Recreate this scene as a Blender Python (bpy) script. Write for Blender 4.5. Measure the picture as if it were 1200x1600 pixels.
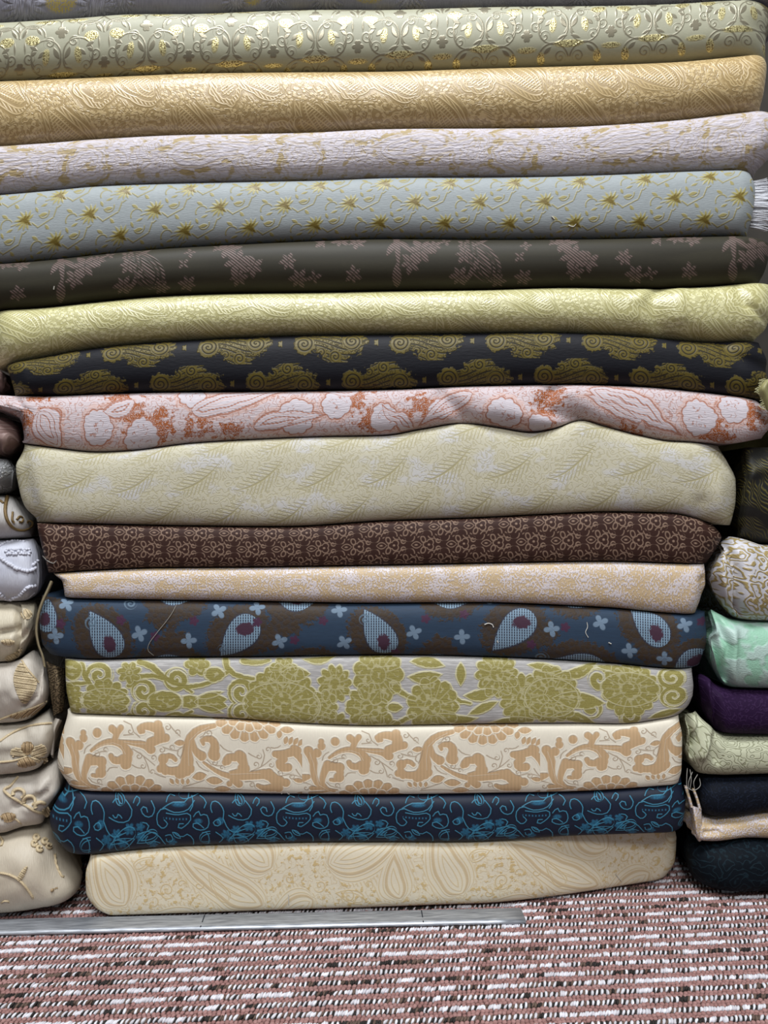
import bpy, math, random
import numpy as np
from mathutils import noise as mnoise, Vector

# ------------------------------------------------------------------ camera, light, exposure
sc = bpy.context.scene
for _o in list(bpy.data.objects):
    bpy.data.objects.remove(_o)
F = 1202.0                      # focal length in pixels of the 1200x1600 frame
D0, CAM_H = 0.7059, 0.365
YAW = math.atan(0.063)          # the stacks are turned a few degrees to the picture plane
CAM = np.array([-D0 * math.sin(YAW), -D0 * math.cos(YAW), CAM_H])
cam_d = bpy.data.cameras.new('camera')
cam = bpy.data.objects.new('camera', cam_d)
sc.collection.objects.link(cam)
cam.location = CAM
cam.rotation_euler = (math.pi / 2, 0, -YAW)
cam_d.sensor_fit = 'VERTICAL'
cam_d.sensor_height = 36.0
cam_d.lens = F / 1600 * 36.0
cam_d.clip_start = 0.01
sc.camera = cam

world = bpy.data.worlds.new('room_light')
sc.world = world
world.use_nodes = True
bg = world.node_tree.nodes['Background']
bg.inputs['Color'].default_value = (0.92, 0.96, 1.0, 1)
bg.inputs['Strength'].default_value = 0.22


def area(name, loc, target, sx, sy, power, col):
    d = bpy.data.lights.new(name, 'AREA')
    d.shape = 'RECTANGLE'
    d.size, d.size_y = sx, sy
    d.energy = power
    d.color = col
    o = bpy.data.objects.new(name, d)
    sc.collection.objects.link(o)
    o.location = loc
    o.rotation_euler = (Vector(target) - Vector(loc)).to_track_quat('-Z', 'Y').to_euler()
    return o


area('ceiling_light_near', (-0.15, -0.95, 2.5), (0, 0, 0.4), 1.6, 0.5, 66, (0.95, 0.975, 1.0))
area('added_front_fill', (0.1, -2.6, 2.5), (0, 0, 0.4), 1.6, 0.6, 48, (0.99, 0.985, 0.98))  # added fill lamp that brightens the lower cloth fronts
sc.view_settings.view_transform = 'Standard'
sc.view_settings.look = 'None'
sc.view_settings.exposure = 0.0
sc.view_settings.gamma = 1.0
sc.view_settings.use_curve_mapping = False
sc.cycles.max_bounces = 5
sc.cycles.diffuse_bounces = 3

# ------------------------------------------------------------------ pixel -> place helpers
CA, SA = math.cos(YAW), math.sin(YAW)


def P(px, py, off=0.0):
    """where the ray through a pixel meets the plane y = off"""
    dx, dz = (px - 600) / F, -(py - 800) / F
    t = (off - CAM[1]) / (-dx * SA + CA)
    return np.array([CAM[0] + t * (dx * CA + SA), off, CAM[2] + t * dz])


def px_of(X, y=0.0):
    """picture column of a point at X on plane y"""
    ax, ay = X - CAM[0], y - CAM[1]
    xc, yc = ax * CA - ay * SA, ax * SA + ay * CA
    return 600 + F * xc / yc


def floor_pt(px, py, z=0.0):
    dx, dz = (px - 600) / F, -(py - 800) / F
    t = (z - CAM[2]) / dz
    return np.array([CAM[0] + t * (dx * CA + SA), CAM[1] + t * (-dx * SA + CA), z])


def smooth_interp(xs, ys, x):
    """monotone-ish cubic through points, straight on outside"""
    xs, ys = np.asarray(xs, float), np.asarray(ys, float)
    x = np.asarray(x, float)
    h = np.diff(xs)
    m = np.diff(ys) / h
    s = np.empty_like(ys)
    s[0], s[-1] = m[0] * 0.5, m[-1] * 0.5
    for i in range(1, len(ys) - 1):
        if m[i - 1] * m[i] <= 0:
            s[i] = 0.35 * (m[i - 1] + m[i]) / 2
        else:
            s[i] = 2 * m[i - 1] * m[i] / (m[i - 1] + m[i])
    xc = np.clip(x, xs[0], xs[-1])
    k = np.clip(np.searchsorted(xs, xc) - 1, 0, len(xs) - 2)
    t = (xc - xs[k]) / h[k]
    y = ((2*t**3 - 3*t**2 + 1) * ys[k] + (t**3 - 2*t**2 + t) * h[k] * s[k]
         + (-2*t**3 + 3*t**2) * ys[k+1] + (t**3 - t**2) * h[k] * s[k+1])
    return y


class Edge:
    """a line along which two cloths meet, as height over X"""
    def __init__(self, pts, off=0.0):
        q = np.array([P(a, b, off) for a, b in pts])
        self.X, self.Z = q[:, 0], q[:, 2]

    def z(self, X):
        return smooth_interp(self.X, self.Z, X)


def seg_dist(px, py, line):
    d = np.full(np.shape(px), 1e9)
    for (x0, y0), (x1, y1) in zip(line[:-1], line[1:]):
        vx, vy = x1 - x0, y1 - y0
        L = vx * vx + vy * vy + 1e-9
        t = np.clip(((px - x0) * vx + (py - y0) * vy) / L, 0, 1)
        d = np.minimum(d, np.hypot(px - x0 - t * vx, py - y0 - t * vy))
    return d


def snoise(x, y, z):
    f = np.frompyfunc(lambda a, b, c: mnoise.noise(Vector((a, b, c))), 3, 1)
    return f(x, y, z).astype(float)


def tag(o, label, cat, group=None, kind=None):
    o['label'] = label
    o['category'] = cat
    if group:
        o['group'] = group
    if kind:
        o['kind'] = kind
    return o


def link(name, me, mat=None, parent=None, smooth=True):
    o = bpy.data.objects.new(name, me)
    sc.collection.objects.link(o)
    if mat:
        me.materials.append(mat)
    if smooth:
        me.polygons.foreach_set('use_smooth', np.ones(len(me.polygons), bool))
    if parent:
        o.parent = parent
    return o


def grid_mesh(name, V, closed_v=False, uv=None, caps=False):
    """V: (n, m, 3) grid of points -> quads; uv (n, m(+1), 2)"""
    n, m = V.shape[:2]
    mm = m if closed_v else m - 1
    i, j = np.meshgrid(np.arange(n - 1), np.arange(mm), indexing='ij')
    j2 = (j + 1) % m
    quads = np.stack([i * m + j, (i + 1) * m + j, (i + 1) * m + j2, i * m + j2], -1).reshape(-1, 4)
    me = bpy.data.meshes.new(name)
    quads = quads.tolist()
    if caps:
        quads += [list(range(m))[::-1], [(n - 1) * m + k for k in range(m)]]
    me.from_pydata(V.reshape(-1, 3).tolist(), [], quads)
    if uv is not None:
        lay = me.uv_layers.new(name='UVMap')
        a = np.stack([uv[i, j], uv[i + 1, j], uv[i + 1, j + 1 if closed_v else j2], uv[i, j + 1 if closed_v else j2]], 2)
        lay.data.foreach_set('uv', a.reshape(-1).astype(np.float32))
    return me


GAP = 0.0004


class Cloth:
    """a folded length of cloth: rounded fold at the front, flat body going back, layered ends"""
    def __init__(self, name, mat, top, bot, xl, xr, y0=0.0, n=2.5, bulge=0.022, rl=0.02, rr=0.02,
                 amp=0.0012, nscale=9.0, creases=(), skew=None, depth=0.26, ncol=170, seed=0.0, fine=0.0):
        self.top, self.bot, self.y0, self.n, self.B = top, bot, y0, n, bulge
        self.xl, self.xr, self.rl, self.rr = xl, xr, rl, rr
        self.amp, self.nscale, self.creases, self.seed, self.fine = amp, nscale, creases, seed, fine
        nf = 34
        ph = np.linspace(math.pi / 2, -math.pi / 2, nf)
        e = 2.0 / n
        s = np.sign(np.sin(ph)) * np.abs(np.sin(ph)) ** e
        c = np.abs(np.cos(ph)) ** e
        c[0] = c[-1] = 0
        k = 7
        tb = np.linspace(0, 1, k + 2)[1:]
        t = np.concatenate([(1 - s) / 2, np.ones(k + 1), [0.66, 0.33], np.zeros(k + 1)[:]])
        cc = np.concatenate([c, np.zeros(k + 1 + 2 + k + 1)])
        back = np.concatenate([np.zeros(nf), tb, [1.03, 1.03], tb[::-1]])
        nr = len(t)
        # columns crowd towards the ends
        w = np.linspace(0, 1, ncol)
        w = 0.5 - 0.5 * np.cos(np.pi * w) * (0.6 + 0.4 * np.abs(np.cos(np.pi * w)))
        w = (w - w[0]) / (w[-1] - w[0])
        xlv = smooth_interp([a for a, _ in xl], [b for _, b in xl], t)
        xrv = smooth_interp([a for a, _ in xr], [b for _, b in xr], t)
        px = xlv[None, :] + (xrv - xlv)[None, :] * w[:, None]
        el = (px - xlv) * 0.000575
        er = (xrv - px) * 0.000575

        def rec(e, r):
            q = np.clip(1 - e / max(r, 1e-6), 0, 1)
            return r * (1 - np.sqrt(np.clip(1 - q * q, 0, 1))) * 0.98
        r = rec(el, rl) + rec(er, rr)
        if skew:                      # one end pushed further back
            r = r + skew[2] * np.clip((px - skew[0]) / (skew[1] - skew[0]), 0, 1) ** 1.3
        yf = y0 + r + 0.4 * bulge
        y = yf - bulge * cc[None, :]
        X = self._X(px, y)
        zt, zb = top.z(X) - GAP, bot.z(X) + GAP
        T = t[None, :]
        Z = zt + (zb - zt) * T
        # soft unevenness of the front
        if amp:
            nz = snoise(X * nscale, Z * nscale * 1.6, np.full(X.shape, seed))
            if fine:
                nz = nz + fine * snoise(X * nscale * 5, Z * nscale * 5, np.full(X.shape, seed + 5))
            y = y + amp * nz * np.minimum(1, cc[None, :] * 1.6)
        if creases:
            py = 800 - (Z - CAM_H) * F / (D0 + 0.063 * X)
            for line, wd, dp in creases:
                y = y + dp * np.exp(-(seg_dist(px, py, line) / wd) ** 2) * np.minimum(1, cc[None, :] * 1.3)
        b = back[None, :]
        y = np.where(b > 0, yf + (y0 + depth - yf) * b, y)
        V = np.stack([X, y, Z], -1)
        arc = np.concatenate([[0], np.cumsum(np.hypot(np.diff(-bulge * cc), 0.055 * np.diff(t) + np.diff(back) * depth))])
        # v measured along the cloth from the middle of the front fold, one unit = 100 px of the front
        hpx = np.mean(zt[:, 0] - zb[:, 0]) / 0.000575
        arcf = np.concatenate([[0], np.cumsum(np.hypot(np.diff(bulge * c) / 0.000575, hpx * np.diff(t[:nf])))])
        arcf = arcf[-1] / 2 - arcf
        self.arc_t, self.arc_v = t[:nf], arcf
        v = np.concatenate([arcf, arcf[-1] - tb * depth / 0.000575,
                            arcf[-1] - depth / 0.000575 - np.array([hpx * .3, hpx * .7]),
                            arcf[0] + tb[::-1] * depth / 0.000575, [arcf[0]]])
        uv = np.zeros((ncol, nr + 1, 2))
        uv[:, :nr, 0] = px / 100
        uv[:, nr, 0] = px[:, 0] / 100
        uv[:, :, 1] = v[None, :] / 100
        # layered ends: the folded plies show as shallow steps
        def cap(ring, sgn):
            cen = ring.mean(0)
            out = []
            for q, dx in ((0.94, 0.0012), (0.84, -0.001), (0.72, 0.0008), (0.58, -0.001), (0.42, 0.0008), (0.2, -0.001), (0.01, 0.0)):
                rg = cen + (ring - cen) * np.array([1, q, q])
                rg[:, 0] = cen[0] + (ring[:, 0] - cen[0]) * q + sgn * dx
                out.append(rg)
            return out
        L = cap(V[0], -1)[::-1]
        R = cap(V[-1], 1)
        Vall = np.concatenate([np.array(L), V, np.array(R)], 0)
        uva = np.concatenate([np.repeat(uv[:1], len(L), 0) - np.arange(len(L), 0, -1)[:, None, None] * np.array([0.08, 0]),
                              uv, np.repeat(uv[-1:], len(R), 0) + np.arange(1, len(R) + 1)[:, None, None] * np.array([0.08, 0])], 0)
        me = grid_mesh(name, Vall, True, uva)
        me.flip_normals()
        self.V, self.nf = V, nf
        self.front = V[:, :nf]
        self.fpx = px[:, :nf]
        self.ob = link(name, me, mat)

    def _X(self, px, y):
        dx = (px - 600) / F
        t = (y - CAM[1]) / (-dx * SA + CA)
        return CAM[0] + t * (dx * CA + SA)

    def surf(self, px, py, lift=0.0):
        """point of the front fold seen at a pixel (nearest grid point, refined)"""
        if not hasattr(self, '_pp'):
            f = self.front
            ax, ay = f[..., 0] - CAM[0], f[..., 1] - CAM[1]
            xc, yc = ax * CA - ay * SA, ax * SA + ay * CA
            self._pp = np.stack([600 + F * xc / yc, 800 - F * (f[..., 2] - CAM[2]) / yc], -1)
        d = (self._pp[..., 0] - px) ** 2 + (self._pp[..., 1] - py) ** 2
        k = np.argsort(d.ravel())[:6]
        w = 1 / (d.ravel()[k] + 0.5)
        yy = (self.front[..., 1].ravel()[k] * w).sum() / w.sum()
        return P(px, py, yy - lift)


def loft(name, rows, mat, parent=None, thick=0.0012, nu=24, nv=24, uvs=1.0):
    """thin sheet of cloth through rows of (px, py, off) points, with real thickness"""
    A = np.array([[np.array([p[0], p[1], p[2]], float) for p in r] for r in rows])
    def res(a, n):
        x = np.arange(a.shape[0])
        xi = np.linspace(0, a.shape[0] - 1, n)
        out = np.empty((n,) + a.shape[1:])
        for idx in np.ndindex(*a.shape[1:]):
            out[(slice(None),) + idx] = smooth_interp(x, a[(slice(None),) + idx], xi) if len(x) > 1 else a[(0,) + idx]
        return out
    A = res(A, nv)
    A = np.swapaxes(res(np.swapaxes(A, 0, 1), nu), 0, 1)
    V = np.empty_like(A)
    for i in range(nv):
        for j in range(nu):
            V[i, j] = P(*A[i, j])
    uv = A[..., :2].copy() / 100 * uvs
    uv[..., 1] *= -1
    gu = np.gradient(V, axis=1)
    gv = np.gradient(V, axis=0)
    N = np.cross(gu, gv)
    N /= np.linalg.norm(N, axis=2, keepdims=True) + 1e-12
    if N[..., 1].mean() > 0:
        N = -N
    B = V - N * thick
    ring = np.concatenate([V, B[:, ::-1]], 1)
    uvr = np.concatenate([uv, uv[:, ::-1], uv[:, :1]], 1)
    me = grid_mesh(name, ring, True, uvr)
    return link(name, me, mat, parent)


def tube(name, pts, r, mat, parent=None, sides=6, closed=False, taper=None, twist=0.0):
    """tube through 3-D points (r may be a list)"""
    p = np.array(pts, float)
    n = len(p)
    rr = np.full(n, r) if np.isscalar(r) else np.asarray(r, float)
    tg = np.gradient(p, axis=0)
    tg /= np.linalg.norm(tg, axis=1, keepdims=True) + 1e-12
    up = np.array([0, -1.0, 0.05])
    sd = np.cross(tg, up)
    sd /= np.linalg.norm(sd, axis=1, keepdims=True) + 1e-9
    u2 = np.cross(sd, tg)
    a = np.linspace(0, 2 * np.pi, sides, endpoint=False)
    V = p[:, None] + rr[:, None, None] * (np.cos(a)[None, :, None] * sd[:, None] + np.sin(a)[None, :, None] * u2[:, None])
    me = grid_mesh(name, V, True, caps=True)
    return me if mat is None else link(name, me, mat, parent)


def spline(pts, n):
    """smooth curve (centripetal Catmull-Rom) through points, n samples"""
    p = np.array(pts, float)
    if len(p) == 2:
        return p[0] + (p[1] - p[0]) * np.linspace(0, 1, n)[:, None]
    closed = np.allclose(p[0], p[-1]) and len(p) > 3
    q = np.concatenate([[p[-2] if closed else 2 * p[0] - p[1]], p, [p[1] if closed else 2 * p[-1] - p[-2]]])
    k = np.concatenate([[0], np.cumsum(np.linalg.norm(np.diff(q[:, :2], axis=0), axis=1) ** 0.5 + 1e-6)])
    dense = []
    for i in range(1, len(q) - 2):
        t = np.linspace(k[i], k[i + 1], 12, endpoint=False)[:, None]
        a1 = (k[i] - t) / (k[i] - k[i-1]) * q[i-1] + (t - k[i-1]) / (k[i] - k[i-1]) * q[i]
        a2 = (k[i+1] - t) / (k[i+1] - k[i]) * q[i] + (t - k[i]) / (k[i+1] - k[i]) * q[i+1]
        a3 = (k[i+2] - t) / (k[i+2] - k[i+1]) * q[i+1] + (t - k[i+1]) / (k[i+2] - k[i+1]) * q[i+2]
        b1 = (k[i+1] - t) / (k[i+1] - k[i-1]) * a1 + (t - k[i-1]) / (k[i+1] - k[i-1]) * a2
        b2 = (k[i+2] - t) / (k[i+2] - k[i]) * a2 + (t - k[i]) / (k[i+2] - k[i]) * a3
        dense.append((k[i+1] - t) / (k[i+1] - k[i]) * b1 + (t - k[i]) / (k[i+1] - k[i]) * b2)
    d = np.concatenate(dense + [q[-2:-1]])
    L = np.concatenate([[0], np.cumsum(np.linalg.norm(np.diff(d[:, :2], axis=0), axis=1))])
    x = np.linspace(0, L[-1], n)
    return np.stack([np.interp(x, L, d[:, j]) for j in range(d.shape[1])], -1)


def join_meshes(name, meshes):
    vs, fs, o = [], [], 0
    for m in meshes:
        a = np.empty(len(m.vertices) * 3, np.float32)
        m.vertices.foreach_get('co', a)
        vs += a.reshape(-1, 3).tolist()
        fs += [[i + o for i in p.vertices] for p in m.polygons]
        o += len(m.vertices)
        bpy.data.meshes.remove(m)
    me = bpy.data.meshes.new(name)
    me.from_pydata(vs, [], fs)
    return me
# ------------------------------------------------------------------ woven patterns as shader-node arithmetic
NT = None


class N:
    __slots__ = ('s', 'vec')

    def __init__(self, s):
        self.s = s
        self.vec = None

    def __add__(a, b): return mth('ADD', a, b)
    __radd__ = __add__
    def __sub__(a, b): return mth('SUBTRACT', a, b)
    def __rsub__(a, b): return mth('SUBTRACT', b, a)
    def __mul__(a, b): return mth('MULTIPLY', a, b)
    __rmul__ = __mul__
    def __truediv__(a, b): return mth('DIVIDE', a, b)
    def __neg__(a): return mth('MULTIPLY', a, -1.0)


def put(sock, x):
    if isinstance(x, N):
        NT.links.new(x.s, sock)
    else:
        sock.default_value = float(x)


def mth(op, *a, clamp=False):
    n = NT.nodes.new('ShaderNodeMath')
    n.operation = op
    n.use_clamp = clamp
    for i, x in enumerate(a):
        put(n.inputs[i], x)
    return N(n.outputs[0])


def mn(*a):
    r = a[0]
    for x in a[1:]:
        r = mth('MINIMUM', r, x)
    return r


def mx(*a):
    r = a[0]
    for x in a[1:]:
        r = mth('MAXIMUM', r, x)
    return r


def ab(x): return mth('ABSOLUTE', x)
def sn(x): return mth('SINE', x)
def cs(x): return mth('COSINE', x)
def wr(x, lo, hi): return mth('WRAP', x, hi, lo)
def mad(a, b, c): return mth('MULTIPLY_ADD', a, b, c)


def ln(x, y):
    return mth('SQRT', mad(x, x, y * y))


def sat(x):
    n = NT.nodes.new('ShaderNodeClamp')
    put(n.inputs[0], x)
    return N(n.outputs[0])


def cmad(a, b, c):
    return sat(mad(a, b, c))


def mask(d, soft=0.8):
    """1 inside (d < 0), 0 outside"""
    return cmad(d, -0.5 / soft, 0.5)


def motif(name, nin, nout, body, *vals):
    """call body(...) through a shared node group, so that each motif is one node"""
    global NT
    g = bpy.data.node_groups.get(name)
    if g is None:
        g = bpy.data.node_groups.new(name, 'ShaderNodeTree')
        for i in range(nin):
            g.interface.new_socket('i%d' % i, in_out='INPUT', socket_type='NodeSocketFloat')
        for i in range(nout):
            g.interface.new_socket('o%d' % i, in_out='OUTPUT', socket_type='NodeSocketFloat')
        keep, NT = NT, g
        gi = g.nodes.new('NodeGroupInput')
        r = body(*[N(o) for o in gi.outputs[:nin]])
        go = g.nodes.new('NodeGroupOutput')
        for i, x in enumerate(r if nout > 1 else (r,)):
            g.links.new(x.s, go.inputs[i])
        NT = keep
    nd = NT.nodes.new('ShaderNodeGroup')
    nd.node_tree = g
    for i, x in enumerate(vals):
        put(nd.inputs[i], x)
    return N(nd.outputs[0]) if nout == 1 else tuple(N(o) for o in nd.outputs[:nout])


def line(d, w, soft=0.7):
    return mask(ab(d) - w, soft)


def noise(u, v, su, sv, detail=1.0, rough=0.5, seed=0.0):
    c = NT.nodes.new('ShaderNodeCombineXYZ')
    put(c.inputs[0], mad(u, su, seed * 3.17))
    put(c.inputs[1], mad(v, sv, seed * 1.31))
    t = NT.nodes.new('ShaderNodeTexNoise')
    t.noise_dimensions = '2D'
    t.inputs['Scale'].default_value = 1.0
    t.inputs['Detail'].default_value = detail
    t.inputs['Roughness'].default_value = rough
    NT.links.new(c.outputs[0], t.inputs['Vector'])
    return N(t.outputs[0])


def voro(u, v, su, sv, rnd=1.0, feature='F1'):
    c = NT.nodes.new('ShaderNodeCombineXYZ')
    put(c.inputs[0], u * su)
    put(c.inputs[1], v * sv)
    t = NT.nodes.new('ShaderNodeTexVoronoi')
    t.voronoi_dimensions = '2D'
    t.feature = feature
    t.inputs['Scale'].default_value = 1.0
    t.inputs['Randomness'].default_value = rnd
    NT.links.new(c.outputs[0], t.inputs['Vector'])
    return N(t.outputs['Distance'])


# local frames and motifs; all lengths in picture pixels
def at(p, cx, cy, deg=0.0, fx=1, fy=1):
    x, y = p
    if deg == 0 and fx == 1 and fy == 1 and not isinstance(cx, N):
        return (x - cx, y - cy)
    a = math.radians(deg)
    c, s = math.cos(a), math.sin(a)
    return motif('local_frame', 8, 2, lambda x, y, a, b, k, c, d, m: (mad(x, a, mad(y, b, k)), mad(x, c, mad(y, d, m))),
                 x, y, c * fx, s * fx, -(cx * c + cy * s) * fx, -s * fy, c * fy, (cx * s - cy * c) * fy)


def tile(p, pw, ph, stag=0.0, ox=0.0, oy=0.0):
    """brick repeat: local coordinates centred in a cell, and the row parity 0/1"""
    x, y = p
    row = mth('FLOOR', mad(y, 1.0 / ph, -oy / ph + 0.5))
    yy = y - mad(row, ph, oy)
    par = wr(row, 0.0, 2.0)
    if stag:
        x = mad(par, stag, x)
    xx = wr(x - ox, -pw / 2, pw / 2)
    return (xx, yy), par


def tile1(p, pw, ox=0.0):
    return (wr(p[0] - ox, -pw / 2, pw / 2), p[1])


def circ(p, r): return motif('disc', 3, 1, lambda x, y, r: ln(x, y) - r, p[0], p[1], r)


def ell(p, a, b):
    m = min(a, b)
    return motif('oval', 5, 1, lambda x, y, a, b, m: (ln(x * a, y * b) - 1.0) * m, p[0], p[1], 1 / a, 1 / b, m)


def flower(p, R, n, dep=0.3, ph=0.0):
    return motif('blossom', 6, 1, lambda x, y, h, f, a, b: ln(x, y) - mad(ab(cs(mad(mth('ARCTAN2', y, x), h, f))), a, b), p[0], p[1], n / 2, ph, R * dep, R * (1 - dep))


def spiral(p, R, pitch, w, hand=1, ph=0.0):
    def body(x, y, R, k, hp, w, ph):
        r = ln(x, y)
        q = mth('WRAP', mad(mth('ARCTAN2', y, x), k, r) + ph, hp, hp * -1.0)
        return mx(ab(q) - w, r - R)
    return motif('volute', 7, 1, body, p[0], p[1], R, -hand * pitch / (2 * math.pi), pitch / 2, w, ph)


def leaf(p, L, h, bend=0.0):
    def body(x, y, k, e, h):
        x2 = x * x
        return ab(mad(x2, k, y)) - mad(x2, e, h)
    return motif('leaf_blade', 5, 1, body, p[0], p[1], -bend / L, -h / (L * L), h)


def paisley(p, L, W, bend=0.0):
    """drop with its fat end at the origin and its tip at y = L, tip bent sideways"""
    def body(x, y, iL, kb, W):
        t = y * iL
        tc = mx(t, 0.0)
        x = mad(tc * tc, kb, x)
        f = mth('SQRT', tc) * mad(t, -2.6, 2.6)
        return ab(x) - f * W + mx(y * -1.0, 0.0) * 1.5
    return motif('paisley_drop', 5, 1, body, p[0], p[1], 1.0 / L, -bend * L, W)


def arc(p, R, w, cut=0.0):
    """ring stroke kept where y > cut"""
    return motif('ring_arc', 5, 1, lambda x, y, R, w, c: mx(ab(ln(x, y) - R) - w, c - y), p[0], p[1], R, w, cut)


def stroke(p, L, w):
    return motif('bar', 4, 1, lambda x, y, L, w: ln(x - mx(mn(x, L), 0.0), y) - w, p[0], p[1], L, w)


def wave(p, A, lam, ph, w):
    return ab(p[1] - sn(mad(p[0], 2 * math.pi / lam, ph)) * A) - w


def srgb(c):
    if isinstance(c, str):
        c = [int(c[i:i + 2], 16) / 255 for i in (0, 2, 4)]
    return tuple((x / 12.92 if x <= 0.04045 else ((x + 0.055) / 1.055) ** 2.4) for x in c) + (1.0,)


def cloth_mat(name, fn):
    """fn(p) -> dict(base, layers=[(mask, colour)], rough, rlayers=[(mask, rough)], bump, bdist, spec, weave)"""
    global NT
    m = bpy.data.materials.new(name)
    m.use_nodes = True
    NT = m.node_tree
    bs = NT.nodes['Principled BSDF']
    uv = NT.nodes.new('ShaderNodeUVMap')
    sp = NT.nodes.new('ShaderNodeSeparateXYZ')
    NT.links.new(uv.outputs[0], sp.inputs[0])
    u = N(sp.outputs[0]) * 100.0
    v = N(sp.outputs[1]) * 100.0
    r = fn((u, v))
    col = None

    def mix(f, a, b, mode='MIX'):
        n = NT.nodes.new('ShaderNodeMix')
        n.data_type = 'RGBA'
        n.blend_type = mode
        put(n.inputs[0], f)
        for i, c in ((6, a), (7, b)):
            if isinstance(c, tuple):
                n.inputs[i].default_value = c
            else:
                NT.links.new(c, n.inputs[i])
        return n.outputs[2]
    col = srgb(r['base'])
    for k, c in r.get('layers', []):
        col = mix(k, col, srgb(c))
    wv = r.get('weave', 0.10)
    if wv:
        su, sv = r.get('wscale', (0.14, 0.7))
        t = noise(u, v, su, sv, 1.0, 0.6, 7.0)
        g = NT.nodes.new('ShaderNodeCombineColor')
        val = mad(t, 2 * wv, 1.0 - wv)
        for i in range(3):
            put(g.inputs[i], val)
        col = mix(1.0, col, g.outputs[0], 'MULTIPLY')
    if isinstance(col, tuple):
        bs.inputs['Base Color'].default_value = col
    else:
        NT.links.new(col, bs.inputs['Base Color'])
    ro = r.get('rough', 0.65)
    for k, x in r.get('rlayers', []):
        ro = mad(k, x - ro, ro) if not isinstance(ro, N) else ro + k * (x - ro)
    put(bs.inputs['Roughness'], ro)
    bs.inputs['Specular IOR Level'].default_value = r.get('spec', 0.35)
    if 'metal' in r:
        put(bs.inputs['Metallic'], r['metal'])
    if r.get('sheen'):
        bs.inputs['Sheen Weight'].default_value = r['sheen']
        bs.inputs['Sheen Roughness'].default_value = 0.4
    b = r.get('bump')
    if b is not None:
        bn = NT.nodes.new('ShaderNodeBump')
        bn.inputs['Strength'].default_value = r.get('bstr', 0.8)
        bn.inputs['Distance'].default_value = r.get('bdist', 0.0006)
        put(bn.inputs['Height'], b)
        NT.links.new(bn.outputs[0], bs.inputs['Normal'])
    return m


def plain(name, c, rough=0.6, spec=0.35, metal=0.0, var=0.12, scale=900.0, bump=0.0):
    """un-patterned material with a little procedural unevenness (object coordinates)"""
    m = bpy.data.materials.new(name)
    m.use_nodes = True
    nt = m.node_tree
    bs = nt.nodes['Principled BSDF']
    tc = nt.nodes.new('ShaderNodeTexCoord')
    t = nt.nodes.new('ShaderNodeTexNoise')
    t.inputs['Scale'].default_value = scale
    nt.links.new(tc.outputs['Object'], t.inputs['Vector'])
    r = nt.nodes.new('ShaderNodeValToRGB')
    c = srgb(c)
    r.color_ramp.elements[0].color = tuple(x * (1 - var) for x in c[:3]) + (1,)
    r.color_ramp.elements[1].color = tuple(min(1, x * (1 + var)) for x in c[:3]) + (1,)
    r.color_ramp.elements[0].position = 0.3
    r.color_ramp.elements[1].position = 0.7
    nt.links.new(t.outputs[0], r.inputs[0])
    nt.links.new(r.outputs[0], bs.inputs['Base Color'])
    bs.inputs['Roughness'].default_value = rough
    bs.inputs['Specular IOR Level'].default_value = spec
    bs.inputs['Metallic'].default_value = metal
    if bump:
        b = nt.nodes.new('ShaderNodeBump')
        b.inputs['Distance'].default_value = bump
        nt.links.new(t.outputs[0], b.inputs['Height'])
        nt.links.new(b.outputs[0], bs.inputs['Normal'])
    return m


def filigree(p, s, k, seed=0.0, warp=0.0):
    """topographic line drawing: distance-like value around contour lines of a soft field (-.5 .. .5)"""
    n = noise(p[0], p[1], s, s, 2.0, 0.45, seed)
    return wr(n * k, -0.5, 0.5)


LAYER = {}


def super_arc(n, bulge, hpx, m=400):
    ph = np.linspace(math.pi / 2, -math.pi / 2, m)
    s = np.sign(np.sin(ph)) * np.abs(np.sin(ph)) ** (2.0 / n)
    c = np.abs(np.cos(ph)) ** (2.0 / n)
    t = (1 - s) / 2
    a = np.concatenate([[0], np.cumsum(np.hypot(np.diff(bulge * c) / 0.000575, hpx * np.diff(t)))])
    return t, a[-1] / 2 - a


def UVP(i):
    """cloth coordinates of a place seen at (x, y) on the i-th cloth of the middle stack"""
    L = LAYER[i]
    top, bot = tops[i], bots[i]
    X = np.linspace(-.3, .3, 60)
    h = (top.z(X) - bot.z(X)).mean() / 0.000575
    t, a = super_arc(L['n'], L['bulge'], h)

    def f(x, y):
        q = P(x, y)
        zt, zb = float(top.z(q[0])), float(bot.z(q[0]))
        tt = (zt - q[2]) / (zt - zb)
        if tt < 0 or tt > 1:        # beyond the crease: straight on
            return x, (a[0] - tt * h) if tt < 0 else (a[-1] - (tt - 1) * h)
        return x, float(np.interp(tt, t, a))
    return f


def _segment(x, y, kx, ky, k0, vx, ax, vy, ay, w, dw, prev):
    h = sat(mad(x, kx, mad(y, ky, k0)))
    ex = x - mad(h, vx, ax)
    ey = y - mad(h, vy, ay)
    return mth('MINIMUM', prev, ln(ex, ey) - mad(h, dw, w))


def strk(q, pts, w0, w1=None, n=6, prev=None):
    """tapering stroke through points, in cloth pixels"""
    w1 = w0 if w1 is None else w1
    s = spline(pts, n)
    d = 1e4 if prev is None else prev
    for k in range(n - 1):
        (ax, ay), (bx, by) = s[k], s[k + 1]
        vx, vy = bx - ax, by - ay
        L = vx * vx + vy * vy + 1e-9
        wa, wb = w0 + (w1 - w0) * k / (n - 1), w0 + (w1 - w0) * (k + 1) / (n - 1)
        d = motif('line_segment', 12, 1, _segment, q[0], q[1], vx / L, vy / L, -(ax * vx + ay * vy) / L, vx, ax, vy, ay, wa, wb - wa, d)
    return d


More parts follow.
